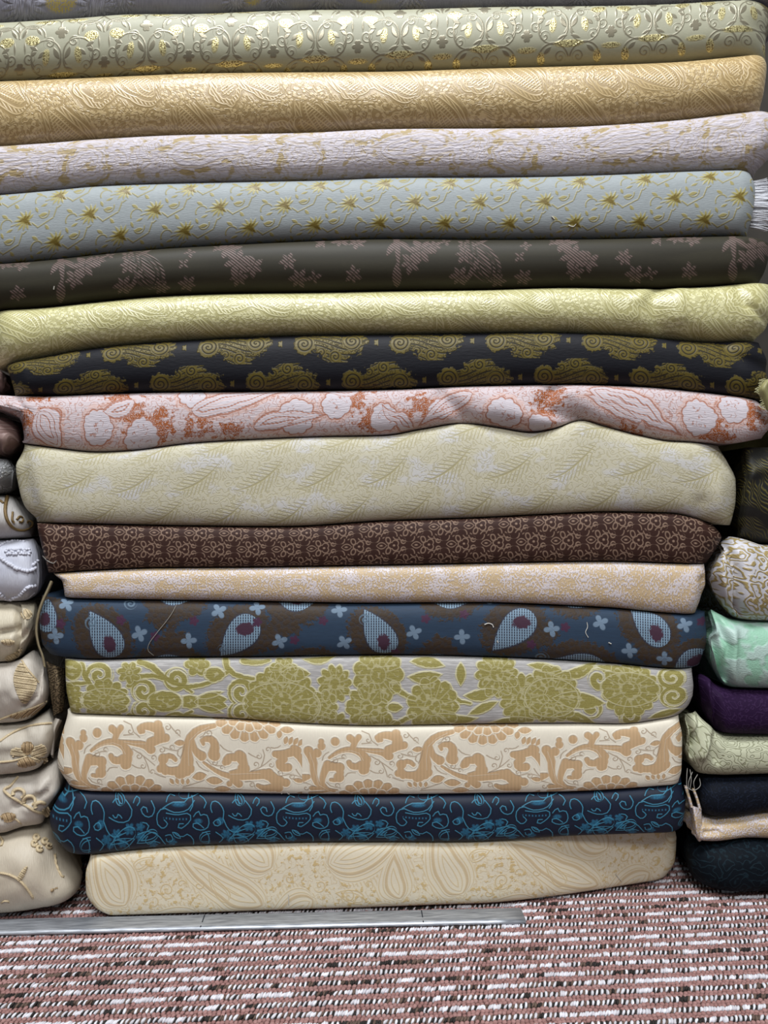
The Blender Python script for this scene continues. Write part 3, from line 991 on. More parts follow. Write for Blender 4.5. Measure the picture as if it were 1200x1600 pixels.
# ---- 15: dark navy with teal drawn scrolls
def pat_teal(p):
    m = UVP(15)
    q = tile1(p, 187, 422)
    def A(X, Y): a = m(X / 3 + 300, Y / 3 + 1230); return a[0] - 422, a[1]
    chain = [None]

    def S(pts, n=6):
        chain[0] = strk(q, [A(*t) for t in pts], 0.0, 0.0, int(n * 1.6), chain[0])
    [S([(94, 102), (87, 78), (98, 54), (122, 58), (148, 92), (146, 130)], 7), S([(250, 52), (280, 92), (262, 132), (214, 136), (172, 116)], 6), S([(232, 120), (216, 104), (204, 122), (190, 108)], 4), S([(146, 130), (170, 180), (196, 196), (250, 180)], 5),
         S([(400, 150), (396, 112), (424, 84), (478, 102), (540, 92), (572, 56)], 8), S([(400, 150), (424, 168), (446, 150), (430, 132)], 5), S([(440, 104), (490, 112), (548, 108), (556, 130), (528, 160), (500, 172), (496, 152), (520, 150)], 9),
         S([(424, 84), (470, 62), (536, 58), (548, 30)], 5), S([(370, 56), (386, 88), (368, 118), (334, 110), (322, 82), (344, 78), (352, 98)], 8), S([(568, 120), (590, 96), (604, 118), (624, 108), (641, 142), (630, 172), (590, 178), (560, 156), (586, 148), (616, 170)], 11),
         S([(610, 190), (630, 190), (642, 222), (636, 246)], 4), S([(476, 186), (498, 204), (520, 206)], 3), S([(520, 206), (540, 196), (568, 224), (566, 252)], 4), S([(436, 200), (460, 196), (470, 222), (446, 230), (440, 214)], 6),
         S([(306, 190), (350, 178), (400, 196), (436, 240)], 5), S([(352, 200), (340, 218), (360, 236), (380, 222), (410, 232)], 5), S([(190, 60), (210, 44), (222, 66)], 3), S([(286, 62), (300, 40), (318, 52), (304, 72)], 4), S([(598, 40), (628, 60), (618, 84)], 3), S([(330, 140), (358, 150), (350, 172)], 3), S([(112, 196), (146, 226), (128, 250)], 4), S([(440, 60), (456, 36), (480, 40)], 3), S([(560, 40), (566, 70), (552, 96)], 3), S([(100, 150), (124, 134), (134, 158), (112, 166), (100, 150)], 5)]
    drops = [paisley(at(q, *A(600, 230), -60), 40, 11, .25), paisley(at(q, *A(400, 190), 100), 34, 9, -.2), paisley(at(q, *A(236, 70), 30), 26, 7, .2), paisley(at(q, *A(180, 258), -50), 40, 11, .25), paisley(at(q, *A(262, 258), 60), 30, 10, .2), paisley(at(q, *A(296, 180), 95), 40, 10, -.3), paisley(at(q, *A(500, 40), -70), 30, 8, .2), leaf(at(q, *A(488, 200), -40), 8, 3)]
    dl = [ab(d) for d in drops] + [ab(d + 4.2) for d in drops[:3]]
    fill = mn(flower(at(q, *A(206, 186)), 8, 6, .4), flower(at(q, *A(268, 166)), 9, 6, .4), flower(at(q, *A(160, 206)), 8, 6, .4), circ(at(q, *A(132, 142)), 5.5), flower(at(q, *A(318, 158)), 7, 5, .4), flower(at(q, *A(320, 200)), 8, 6, .4), flower(at(q, *A(236, 226)), 8, 6, .4), circ(at(q, *A(178, 232)), 5), flower(at(q, *A(470, 232)), 7, 5, .4), flower(at(q, *A(380, 240)), 7, 5, .4), ell(at(q, *A(500, 70)), 10, 3.5), ell(at(q, *A(590, 140)), 6, 4))
    dots = mx(ab(wr(p[0], -2.6, 2.6)) - .8, ab(strk(q, [A(430, 124), A(480, 130), A(540, 130)], 0, 0, 3)) - 1.2)
    dk = noise(p[0], p[1], .35, .35, 1, .5, 3)
    l = mn(chain[0], mn(*dl))
    k = mask(l - .45, .7)
    sh = mask(l - 4.0, 1.0)
    f = mask(fill, 1.2)
    return dict(base='141c2e', layers=[(sh, '111929'), (f * mad(dk, .9, .3), '26607e'), (mask(dots, .7) * .8, '33799a'), (k, '4694b4')], rough=.55, rlayers=[(k, .4)], spec=.25,
                bump=mx(k, f * dk), bdist=.0003, weave=.14, wscale=(.7, .7))


# ---- 16: ivory with large beige paisleys
def pat_ivory(p):
    m = UVP(16)
    w = noise(p[0], p[1], .015, .015, 1, .5, 6)
    pw = (mad(w, 10.0, p[0]) - 5.0, mad(w, 8.0, p[1]) - 4.0)
    q = tile1(pw, 525, 390)
    def A(x, y): a = m(x, y); return a[0] - 390, a[1]
    def PA(fat, tip, W, b):
        a, c = A(*fat), A(*tip)
        dx, dy = c[0] - a[0], c[1] - a[1]
        L = math.hypot(dx, dy)
        return paisley(at(q, a[0] - dx / L * W * .9, a[1] - dy / L * W * .9, math.degrees(math.atan2(-dx, dy))), L + W, W, b)
    big = [PA((184, 1388), (140, 1335), 30, .1), PA((390, 1404), (250, 1352), 25, .22), PA((404, 1338), (350, 1310), 28, .1), PA((470, 1412), (405, 1436), 26, -.2), PA((545, 1336), (640, 1316), 36, -.1), PA((290, 1432), (220, 1444), 26, .1), PA((618, 1384), (600, 1330), 22, .25), PA((602, 1424), (560, 1440), 22, .1)]
    small = [PA((350, 1397), (318, 1372), 11, .25), PA((560, 1400), (530, 1384), 10, -.2), PA((216, 1350), (236, 1334), 9, .2)]
    vol = mn(*[spiral(at(q, *A(x, y)), r, 7.5, .8, h) for x, y, r, h in ((260, 1388, 14, 1), (284, 1377, 8, -1), (545, 1397, 12, 1), (310, 1380, 9, 1), (500, 1380, 10, -1), (238, 1408, 9, 1), (450, 1370, 9, 1), (574, 1380, 8, -1))])
    d, d2 = mn(*big), mn(*small)
    cont = mx(ab(wr(d + 2.0, -3.6, 3.6)) - .7, d - 10.0)
    wide = mx(ab(d + 7.0) - 1.8, -1.0)
    tick = mx(ab(wr(mad(p[0], .9, p[1] * .4), -2.8, 2.8)) - .8, ab(d - 11.0) - 3.0)
    n2 = noise(p[0], p[1], .11, .11, 2, .6, 3)
    spots = mx((.60 - n2) * 26.0, 10.0 - d)
    fi = mx(ab(filigree(p, .05, 5.0, 3)) * 12.0 - .9, 9.0 - d)
    k = mx(mask(cont, .8) * .75, mask(wide, 1.2) * .75, mask(vol, .8) * .9, mask(tick, .8) * .6, mask(mn(ab(d2) - .8, ab(d2 + 4.0) - .5), .8) * .9, mask(spots, 1.2) * .9, mask(fi, .8) * .45)
    bl = noise(p[0], p[1], .03, .03, 1, .5, 4)
    pinkish_ = mask(wide, 1.2) * .6
    return dict(base='d6ccb4', layers=[(mask(.5 - bl, .1) * .35, 'cec6b4'), (k, 'c2a976'), (pinkish_, 'bda98c')], rough=.6, spec=.3, bump=k, bdist=.0002, weave=.05)


# ---- 0: grey lavender cloth with feathery embroidery and gold sequin discs
def pat_lavender(p):
    m = UVP(0)
    d = [flower(at(p, *m(x, y), a), R, 17, 0.45) for x, y, a, R in ((38, 16, 0, 32), (150, 16, 20, 30), (190, 8, 20, 20), (368, 8, 0, 20), (430, 4, 9, 18), (510, 5, 0, 26), (640, 0, 0, 24), (1085, -4, 0, 24), (1150, -8, 0, 24), (905, -2, 30, 20))]
    fl = mn(*d)
    gold = mn(*[ell(at(p, *m(x, y)), a, b) for x, y, a, b in ((95, 12, 24, 15), (395, 6, 12, 9), (576, 2, 23, 11), (1120, -6, 24, 10))])
    th = noise(p[0], p[1], 0.35, 0.06, 1, .5, 2)
    g = noise(p[0], p[1], 0.4, 0.4, 1, .5, 4)
    return dict(base='8f8f9c', layers=[(mask(fl, 6) * th * 0.9, 'b9b9c6'), (mask(gold, 2) * mask(0.42 - g, .1), 'b3a360')],
                rough=0.6, bump=mad(mask(fl, 5), th * 2.0, th * 0.25), bdist=0.002, wscale=(0.5, 0.08), weave=0.16)


# ---- 4: blue-grey cloth with little gold sprays
def pat_sprays(p):
    p = (mad(p[1], -.12, p[0]), p[1])
    q, par = tile(p, 101.5, 34, 50.7, 38, 2)
    th = at(q, 0, 0, 20)
    fan = []
    for j, (t, L_) in enumerate(((40, 6), (68, 7.5), (96, 7), (124, 8), (150, 7.5), (176, 8.5), (202, 7.5), (228, 8), (256, 6.5), (286, 6), (320, 5))):
        cx_, cy_ = 3 + (L_ + 2.2) * math.cos(math.radians(t)), -2 + (L_ + 2.2) * math.sin(math.radians(t)) * .9
        fan.append(leaf(at(q, cx_, cy_, t), L_, 1.9, .1))
    fl = mn(*fan, ell(at(q, 1, 0, 20), 8, 6.5))
    core = mn(leaf(at(q, 3, -3, -35), 9.5, 3.4), leaf(at(q, 0, 1, 70), 6, 2.2), leaf(at(q, -3, -1, 10), 7, 2.2), leaf(at(q, 4, 2, 40), 6, 2.0))
    stem = mn(stroke(at(q, 13, -6, -35), 12, .9), stroke(at(q, 22, -13, 28), 26, .9), stroke(at(q, 46, 1, 75), 14, .9),
              stroke(at(q, -50, 14, 40), 14, .9), arc(at(q, -27, -7, 30), 9, .9, 0), stroke(at(q, -20, -8, 15), 12, .8), arc(at(q, 30, 8, 200), 8, .9, 0))
    lv = mn(leaf(at(q, 29, 5, 10), 7, 2.8), leaf(at(q, -31, 6, -30), 6, 2.4), leaf(at(q, 37, -14, -50), 6, 2.3), leaf(at(q, -22, -15, 25), 6, 2), leaf(at(q, 18, 13, -60), 5, 2))
    n = noise(p[0], p[1], .12, .3, 1, .5, 1)
    st = mask(mn(stem, lv), .8)
    f = mask(fl, 1.2)
    c = mask(core, 1.2)
    rid = noise(p[0], p[1], .1, .75, 1, .6, 3)
    return dict(base='8f9698', layers=[(st, '938a58'), (f, '9c9358'), (c, '6a5a20')], rough=.55, rlayers=[(f, .38)],
                bump=mad(rid, .6, mx(st, f)), bdist=.0003, weave=.09, spec=.4)


# ---- 5: dark olive with mauve twill sprays and a paisley plume
def pat_olive_dark(p):
    q = tile1(p, 525, 245)
    pl = paisley(at(q, -8, -36, 0), 84, 24, -.42)
    tw = sn(mad(p[0], 1.05, p[1] * 1.25))
    rows = sn(mad(q[1], 1.0, q[0] * .7))
    plume = mx(pl, -(ab(pl + 7.0) - 1.8), -(ab(pl + 14.0) - 1.4))
    sp = []
    for x, y, a, R in ((-44, 6, 0, 14), (-46, 26, 0, 11), (52, 22, 0, 10), (42, 2, 20, 9), (-52, -26, 0, 15), (48, -30, 10, 14), (8, -34, 0, 13),
                       (112, 28, 0, 20), (126, 2, 30, 22), (150, -6, 0, 16), (128, -22, 10, 14), (96, 30, 0, 10),
                       (205, 0, 10, 13), (222, -26, 0, 15), (262, 33, 0, 16), (-238, 36, 0, 15), (-212, 30, 0, 14), (-218, -22, 0, 13),
                       (-112, 14, 0, 22), (-92, 22, 20, 13), (-128, -6, 10, 16), (-74, 32, 0, 10), (246, -24, 0, 11)):
        n_ = 6 if R > 12 else 4
        for j in range(n_):
            t = 360 * j / n_ + x * 7 + a
            rr = R * (.62 if j % 2 else .52)
            sp.append(leaf(at(q, x + rr * math.cos(math.radians(t)), y + rr * math.sin(math.radians(t)), t), R * .5, R * (.27 if j % 2 else .22), .12))
    for x, y, L, a, h in ((-150, 30, 46, -86, 5), (-158, 18, 16, 60, 5), (-138, 22, 18, -48, 5), (-150, -26, 20, 90, 7), (118, 14, 30, -60, 4), (-30, -14, 30, 58, 4), (-20, 30, 16, 40, 4)):
        sp.append(leaf(at(q, x, y, a), L, h))
    spr = mn(*sp)
    body = mn(plume, spr)
    k = mask(body, 1.2) * cmad(tw, .6, .6)
    k2 = mask(plume, 1.0) * cmad(rows, -.8, .2)
    br = noise(p[0], p[1], .008, .05, 1, .5, 3)
    return dict(base='312e23', layers=[(mask(.5 - br, .12) * .5, '26231b'), (mx(k - k2, 0.0), '6d5b57')], rough=.55, rlayers=[(k, .45)],
                spec=.25, bump=k, bdist=.0002, weave=.12)


# ---- 7: navy with gold paisley scrolls
def pat_navy_gold(p):
    q, par = tile(p, 150, 52, 75, 66, 22)
    s = mad(par, -2.0, 1.0)
    q = (q[0], q[1] * s)
    ed = noise(p[0], p[1], .16, .16, 1, .5, 2)
    body = mn(ell(at(q, 0, 2, -8), 52, 17), circ(at(q, -40, 2), 17), ell(at(q, 38, 6, 12), 22, 14), ell(at(q, 8, -15), 24, 10))
    body = mad(ed, 9.0, body) - 4.5
    lob = flower(at(q, 12, -18), 19, 11, .35)
    body = mn(body, lob)
    y2 = mad(sn(q[0] * .055), 8.0, q[1])
    bands = ab(wr(y2, -4.0, 4.0)) - .95
    sp1 = spiral(at(q, -41, 2), 15, 6.2, .85, 1)
    sp2 = spiral(at(q, 34, 6), 14, 6.0, .85, -1)
    sp3 = spiral(at(q, 8, -18), 8, 5.0, .8, 1)
    sp4 = spiral(at(q, -14, -12), 6, 4.6, .7, 1)
    inn = mn(circ(at(q, -41, 2), 15.5), circ(at(q, 34, 6), 14.5), circ(at(q, 8, -18), 8.5), circ(at(q, -14, -12), 6.5))
    fine = mx(ab(filigree(p, .12, 4.0, 5)) * 7.0 - .55, 1.0 - inn, -bands - .2)
    dark = mn(sp1, sp2, sp3, sp4, mx(bands, 1.5 - inn), fine)
    dot = flower(at(q, 74, 3), 6, 5, .35)
    gold = mx(mask(mx(body, -dark), .8), mask(dot, 1.))
    dmsk = noise(p[0], p[1], .09, .35, 1, .5, 8)
    return dict(base='111219', layers=[(mask(.5 - dmsk, .1) * .5, '101118'), (gold, '5f5426')], rough=.6, rlayers=[(gold, .42)], spec=.22,
                bump=mad(gold, 1.0, dmsk * .6), bdist=.0003, weave=.12)


# ---- 9: cream with leaf fronds and lilac blotches
def pat_fronds(p):
    q, par = tile(p, 98, 58, 60, 20, 8)
    fr = at(q, -4, -6, 30)
    saw = ab(wr(mad(ab(fr[1]), 1.1, fr[0]), -4.0, 4.0)) - 1.0
    frond = mx(saw, leaf(fr, 46, 17, .22))
    spine = leaf((fr[0], fr[1]), 46, 1.6, .22)
    fi = ab(filigree(p, .06, 6.0, 2)) * 12.0 - 1.6
    bl = noise(p[0], p[1], .018, .03, 2, .5, 5)
    blot = mask(.60 - bl, .07)
    k = mx(mask(mn(frond, spine), .9), mask(fi, 1.0) * .55)
    return dict(base='b9b49f', layers=[(blot * .8, 'bcbbbc'), (k, 'a09874')], rough=.6, spec=.3, bump=mad(k, -.7, bl), bdist=.0003, weave=.09)


# ---- 10: brown with beige trellis
def pat_trellis(p):
    q, par = tile(p, 54.6, 28.5, 27.3, 6, -4)
    a = flower(at(q, 9, 0), 9, 3, .38, 1.57)
    d1 = leaf(at(q, -10.5, 0), 8, 5.0)
    d2 = ell(at(q, 0, 8.5, 20), 3.4, 5.2)
    d3 = ell(at(q, 0, -8.5, -20), 3.4, 5.2)
    o = mn(ab(a) - .1, ab(d1), ab(d2), ab(d3)) - .6
    ctr = mn(ell(at(q, -11, 0), 2.2, 1.2), ell(at(q, 9, 0), 1.8, 1.6))
    qy = (q[0], ab(q[1]))
    c = mn(spiral(at(qy, 23, 7), 5.0, 5.4, .75, 1), arc(at(qy, 24, 14.3, 180), 7.5, .6, 1), arc(at(qy, -22, 13, 0), 8.5, .6, -7), arc(at(qy, 14, 16, 90), 6.5, .6, -2), arc(at(qy, -12, 18, -60), 7, .6, 0), ctr)
    k = mask(mn(o, c), .8)
    return dict(base='331e18', layers=[(k, '8c7463')], rough=.65, rlayers=[(k, .5)], spec=.2, bump=k, bdist=.0002, weave=.10, wscale=(.3, .9))


# ---- 11: beige with lilac flecks
def pat_flecks(p):
    bl = noise(p[0], p[1], .035, .05, 2, .5, 3)
    fl = noise(p[0], p[1], .38, .26, 1, .6, 6)
    k = mask(.87 - bl * .7 - fl, .07)
    return dict(base='bda683', layers=[(k * .85, 'cbc5cc')], rough=.5, spec=.45, bump=mad(k, .6, fl), bdist=.0003, weave=.08, rlayers=[(k, .38)])


# ---- side stacks
def pat_slub(base, lo, w=.08):
    def fn(p):
        t = noise(p[0], p[1], .6, .10, 1, .5, 2)
        c = noise(p[0], p[1], .02, .02, 2, .5, 3)
        return dict(base=base, layers=[(mask(.5 - c, .15) * .5, lo)], rough=.5, spec=.4, bump=mad(c, 2.0, t * .5), bdist=.0006, weave=w, wscale=(.6, .12))
    return fn


def pat_mauve(p):
    d = noise(p[0], p[1], .018, .018, 1, .5, 2)
    r = ab(wr(d * 7.0, -.5, .5))
    k = mask(r * 16.0 - 2.6, 1.2)
    return dict(base='7d6560', layers=[(k, '9c857f')], rough=.45, bump=mad(d, 1.2, k), bdist=.0012, weave=.12)


def pat_sequin(p):
    d = voro(p[0], p[1], .22, .22)
    n = noise(p[0], p[1], .03, .03, 2, .5, 3)
    k = mask(d * 6.0 - 2.0, .6) * mask(.5 - n, .05)
    return dict(base='77787a', layers=[(k, 'c7c9cc')], rough=.5, rlayers=[(k, .2)], bump=k, bdist=.001, weave=.16, metal=k * .6)


def pat_black_gold(p):
    n = noise(p[0], p[1], .02, .02, 1, .5, 3)
    q = (mad(n, 40.0, p[0]), mad(n, 30.0, p[1]))
    s = ab(wr(mad(q[0], .5, q[1] * .62) + ab(wr(q[0], -9.0, 9.0)) * .3, -2.4, 2.4)) - .7
    k = mask(s, .7) * mask(.46 - noise(p[0], p[1], .022, .03, 1, .5, 8), .09)
    return dict(base='1b1b19', layers=[(k, '5d5527')], rough=.5, bump=k, bdist=.0004, weave=.2)


def pat_white_gold(p):
    f = noise(p[0], p[1], .03, .035, 2, .5, 5)
    r = wr(f * 7.0, -.5, .5)
    k = mask(ab(r) * 10.0 - 2.2, .9)
    tw = sn(mad(p[0], 1.2, p[1] * 1.6))
    return dict(base='c3c2c8', layers=[(k, 'a4915f'), (k * cmad(tw, .4, .2), '776640')], rough=.45, spec=.5, bump=k, bdist=.0006, weave=.08)


def pat_mint(p):
    f = noise(p[0], p[1], .03, .03, 2, .5, 5)
    k = mask(.52 - f, .05)
    t = noise(p[0], p[1], .3, .5, 1, .5, 2)
    return dict(base='93c0a8', layers=[(k * .8, 'b0c4bf')], rough=.45, spec=.45, bump=mad(t, .6, k), bdist=.0006, weave=.08)


def pat_fine(base, hi, s=.05, kk=6.0, wdt=1.6, amt=1.0, seed=1.0, rough=.7):
    def fn(p):
        f = ab(filigree(p, s, kk, seed)) * 12.0 - wdt
        k = mask(f, .9) * amt
        return dict(base=base, layers=[(k, hi)], rough=rough, spec=.1, bump=k, bdist=.0003, weave=.12)
    return fn


def pat_mint_paisley(p):
    f = noise(p[0], p[1], .035, .045, 2, .45, 2)
    r = ab(wr(f * 9.0, -.5, .5)) * 9.0 - .9
    k = mask(r, .8)
    return dict(base='b7b99f', layers=[(k, '86876a')], rough=.5, spec=.4, bump=k * -1.0, bdist=.0005, weave=.06)
# ------------------------------------------------------------------ the room: floor, carpet pile, wall behind
def box_mesh(name, x0, x1, y0, y1, z0, z1):
    me = bpy.data.meshes.new(name)
    v = [(x, y, z) for z in (z0, z1) for y in (y0, y1) for x in (x0, x1)]
    f = [(0, 2, 3, 1), (4, 5, 7, 6), (0, 1, 5, 4), (2, 6, 7, 3), (0, 4, 6, 2), (1, 3, 7, 5)]
    me.from_pydata(v, [], f)
    return me


floor = link('floor', box_mesh('floor', -1.3, 1.3, -1.3, 0.5, -0.03, -0.0026), plain('carpet_backing', '5a4440', .95, .1, scale=400), smooth=False)
floor['kind'] = 'structure'
wall = link('wall_back', box_mesh('wall_back', -1.3, 1.3, 0.36, 0.40, -0.0026, 1.3), plain('dark_wall', '3a3733', .9, .2, scale=30), smooth=False)
wall['kind'] = 'structure'


def carpet():
    rng = np.random.default_rng(4)
    a = np.linspace(0, 2 * np.pi, 6, endpoint=False)
    unit = [(0, 0, 1.0)]
    for el in (0.75, 0.1):
        for t in a:
            unit.append((np.cos(t) * np.cos(el), np.sin(t) * np.cos(el), np.sin(el)))
    for t in a:
        unit.append((np.cos(t) * 0.75, np.sin(t) * 0.75, -0.8))
    unit = np.array(unit)
    fc = [[0, 1 + k, 1 + (k + 1) % 6] for k in range(6)]
    quads = []
    for r in (0, 1):
        for k in range(6):
            quads.append([1 + r * 6 + k, 7 + r * 6 + k, 7 + r * 6 + (k + 1) % 6, 1 + r * 6 + (k + 1) % 6])
    PITCH = 0.0121
    cen, siz, ang, tone, lean = [], [], [], [], []
    y = -0.335
    row = 0
    while y < 0.16:
        x0, x1 = -0.52, 0.52
        x = x0 + rng.uniform(0, .003)
        run = 0.0
        base = rng.uniform(-0.10, 0.30)
        # mottled row: white, brown and black twisted yarn, leaning loops
        k = 0
        while x < x1:
            g = mnoise.noise(Vector((x * 34, row * 7.3, 0))) * 1.3 + base
            w = g + rng.normal(0, .25) + (0.42 if k % 2 else -0.42)  # every second loop darker, partly as painted shade between the white loops
            k += 1
            pale_yarn = w > 0.02  # white yarn
            t = 0.62 + rng.uniform(0, .3) if pale_yarn else (0.3 if rng.random() < .6 else 0.42) + rng.uniform(-.05, .05)
            wob = 0.0009 * mnoise.noise(Vector((x * 30, row * 3.1, 4)))
            cen.append((x, y + wob + rng.normal(0, .0003), -0.0016 + rng.normal(0, .0002)))
            big = 1.0 if pale_yarn else .9
            siz.append((0.00128 * rng.uniform(.85, 1.2) * big, 0.0030 * rng.uniform(.85, 1.15), 0.0019 * rng.uniform(.88, 1.1) * big))
            ang.append(-0.42 + rng.normal(0, .2))
            tone.append(t)
            x += 0.00195 * rng.uniform(.8, 1.2)
        # pink row: small upright loops in two staggered lines
        for dy in (0.0044, 0.0076):
            x = x0 + rng.uniform(0, .003)
            while x < x1:
                wob = 0.0008 * mnoise.noise(Vector((x * 30, row * 3.1, 9)))
                cen.append((x, y + dy + wob + rng.normal(0, .0004), -0.0019 + rng.normal(0, .00025)))
                siz.append((0.0019 * rng.uniform(.85, 1.15), 0.0021 * rng.uniform(.85, 1.2), 0.0016 * rng.uniform(.85, 1.1)))
                ang.append(rng.normal(0, .3))
                tone.append(rng.uniform(0.0, 0.16))
                x += 0.0034 * rng.uniform(.85, 1.15)
        y += PITCH
        row += 1
    cen, siz, ang, tone = map(np.array, (cen, siz, ang, tone))
    n = len(cen)
    L = unit[None] * siz[:, None]
    c, s = np.cos(ang)[:, None], np.sin(ang)[:, None]
    X = L[..., 0] * c - L[..., 1] * s
    Y = L[..., 0] * s + L[..., 1] * c
    X = X + L[..., 2] * 0.3
    V = np.stack([X, Y, L[..., 2]], -1) + cen[:, None]
    nv = unit.shape[0]
    off = (np.arange(n) * nv)[:, None, None]
    tri = (np.array(fc)[None] + off).reshape(-1)
    qd = (np.array(quads)[None] + off).reshape(-1)
    me = bpy.data.meshes.new('carpet')
    me.vertices.add(n * nv)
    me.vertices.foreach_set('co', V.reshape(-1).astype(np.float32))
    nt_, nq = len(tri) // 3, len(qd) // 4
    me.loops.add(len(tri) + len(qd))
    me.loops.foreach_set('vertex_index', np.concatenate([tri, qd]).astype(np.int32))
    me.polygons.add(nt_ + nq)
    st = np.concatenate([np.arange(nt_) * 3, nt_ * 3 + np.arange(nq) * 4]).astype(np.int32)
    me.polygons.foreach_set('loop_start', st)
    me.update(calc_edges=True)
    at_ = me.attributes.new('yarn', 'FLOAT', 'POINT')
    at_.data.foreach_set('value', np.repeat(tone, nv).astype(np.float32))
    m = bpy.data.materials.new('carpet_yarn')
    m.use_nodes = True
    nt = m.node_tree
    bs = nt.nodes['Principled BSDF']
    an = nt.nodes.new('ShaderNodeAttribute')
    an.attribute_name = 'yarn'
    rp = nt.nodes.new('ShaderNodeValToRGB')
    rp.color_ramp.interpolation = 'LINEAR'
    stops = [(0.0, '8a6662'), (0.16, 'a07c78'), (0.22, '33302e'), (0.35, '2a2725'), (0.37, '5a4a42'), (0.5, '6a5a50'), (0.58, 'b9b6bc'), (0.95, 'e4e4ea')]
    while len(rp.color_ramp.elements) < len(stops):
        rp.color_ramp.elements.new(0.5)
    for e, (p_, c_) in zip(rp.color_ramp.elements, stops):
        e.position = p_
        e.color = srgb(c_)
    nt.links.new(an.outputs['Fac'], rp.inputs[0])
    nt.links.new(rp.outputs[0], bs.inputs['Base Color'])
    bs.inputs['Roughness'].default_value = 0.8
    bs.inputs['Specular IOR Level'].default_value = 0.2
    o = link('carpet', me, m)
    tag(o, 'striped loop carpet with dusty pink and mottled white and brown rows', 'carpet', kind='stuff')
    return o


carpet()

# ------------------------------------------------------------------ steel measuring bar on the carpet
def ruler():
    a0, a1 = floor_pt(0, 1462.5), floor_pt(822, 1444)
    b1 = floor_pt(822, 1418)
    d = (a1 - a0)[:2] / np.linalg.norm((a1 - a0)[:2])
    nrm = np.array([-d[1], d[0]])
    W = 0.0235
    L = 0.914
    prof = [(0.0, 0.0), (0.0002, 0.0016), (0.0014, 0.0030), (0.004, 0.0034), (W - 0.003, 0.0034), (W - 0.0008, 0.0028), (W, 0.0014), (W, 0.0)]
    n = 40
    V = np.zeros((n, len(prof), 3))
    for i in range(n):
        s = -L + L * i / (n - 1)
        sh = 0.0 if i < n - 1 else 0.0
        for j, (w, z) in enumerate(prof):
            q = a1[:2] + d * (s + sh) + nrm * w
            V[i, j] = (q[0], q[1], z + 0.0001)
    # closed ends
    c0, c1 = V[0].mean(0), V[-1].mean(0)
    V = np.concatenate([np.repeat(c0[None, None], len(prof), 1), V, np.repeat(c1[None, None], len(prof), 1)], 0)
    me = grid_mesh('bar', V, True)
    m = bpy.data.materials.new('worn_aluminium')
    m.use_nodes = True
    nt = m.node_tree
    bs = nt.nodes['Principled BSDF']
    tc = nt.nodes.new('ShaderNodeTexCoord')
    mp = nt.nodes.new('ShaderNodeMapping')
    mp.inputs['Scale'].default_value = (60, 700, 700)
    nz = nt.nodes.new('ShaderNodeTexNoise')
    nz.inputs['Detail'].default_value = 3
    nz.inputs['Scale'].default_value = 1
    rp = nt.nodes.new('ShaderNodeValToRGB')
    rp.color_ramp.elements[0].color = srgb('7d8188')
    rp.color_ramp.elements[1].color = srgb('b9bdc4')
    rp.color_ramp.elements[0].position, rp.color_ramp.elements[1].position = .3, .7
    nt.links.new(tc.outputs['Object'], mp.inputs[0])
    nt.links.new(mp.outputs[0], nz.inputs['Vector'])
    nt.links.new(nz.outputs[0], rp.inputs[0])
    nt.links.new(rp.outputs[0], bs.inputs['Base Color'])
    bs.inputs['Metallic'].default_value = 0.55
    bs.inputs['Roughness'].default_value = 0.42
    root = bpy.data.objects.new('measuring_bar', None)
    sc.collection.objects.link(root)
    root.empty_display_size = 0.02
    bar = link('metal_bar', me, m, root)
    dark = plain('engraved_mark', '2c2e33', .7, .2)
    for px in (313, 663):
        f = floor_pt(px, 1455)
        s = np.dot((f - a1)[:2], d)
        for (w0, w1) in ((0.0012, W - 0.001),):
            p0 = a1[:2] + d * s + nrm * w0
            vs = []
            for (ds, w, z) in ((-0.0005, w0, .00335), (0.0005, w0, .00335), (0.0005, w1 - .002, .00375), (-0.0005, w1 - .002, .00375),
                               (-0.0005, w0, .0030), (0.0005, w0, .0030), (0.0005, w1 - .002, .0034), (-0.0005, w1 - .002, .0034)):
                q = a1[:2] + d * (s + ds) + nrm * w
                vs.append((q[0], q[1], z))
            mm = bpy.data.meshes.new('mark')
            mm.from_pydata(vs, [], [(0, 1, 2, 3), (4, 7, 6, 5), (0, 4, 5, 1), (1, 5, 6, 2), (2, 6, 7, 3), (3, 7, 4, 0)])
            link('graduation_mark', mm, dark, root, smooth=False)
    tag(root, 'flat worn metal measuring bar lying on the carpet in front of the stack', 'ruler')
    return root


ruler()

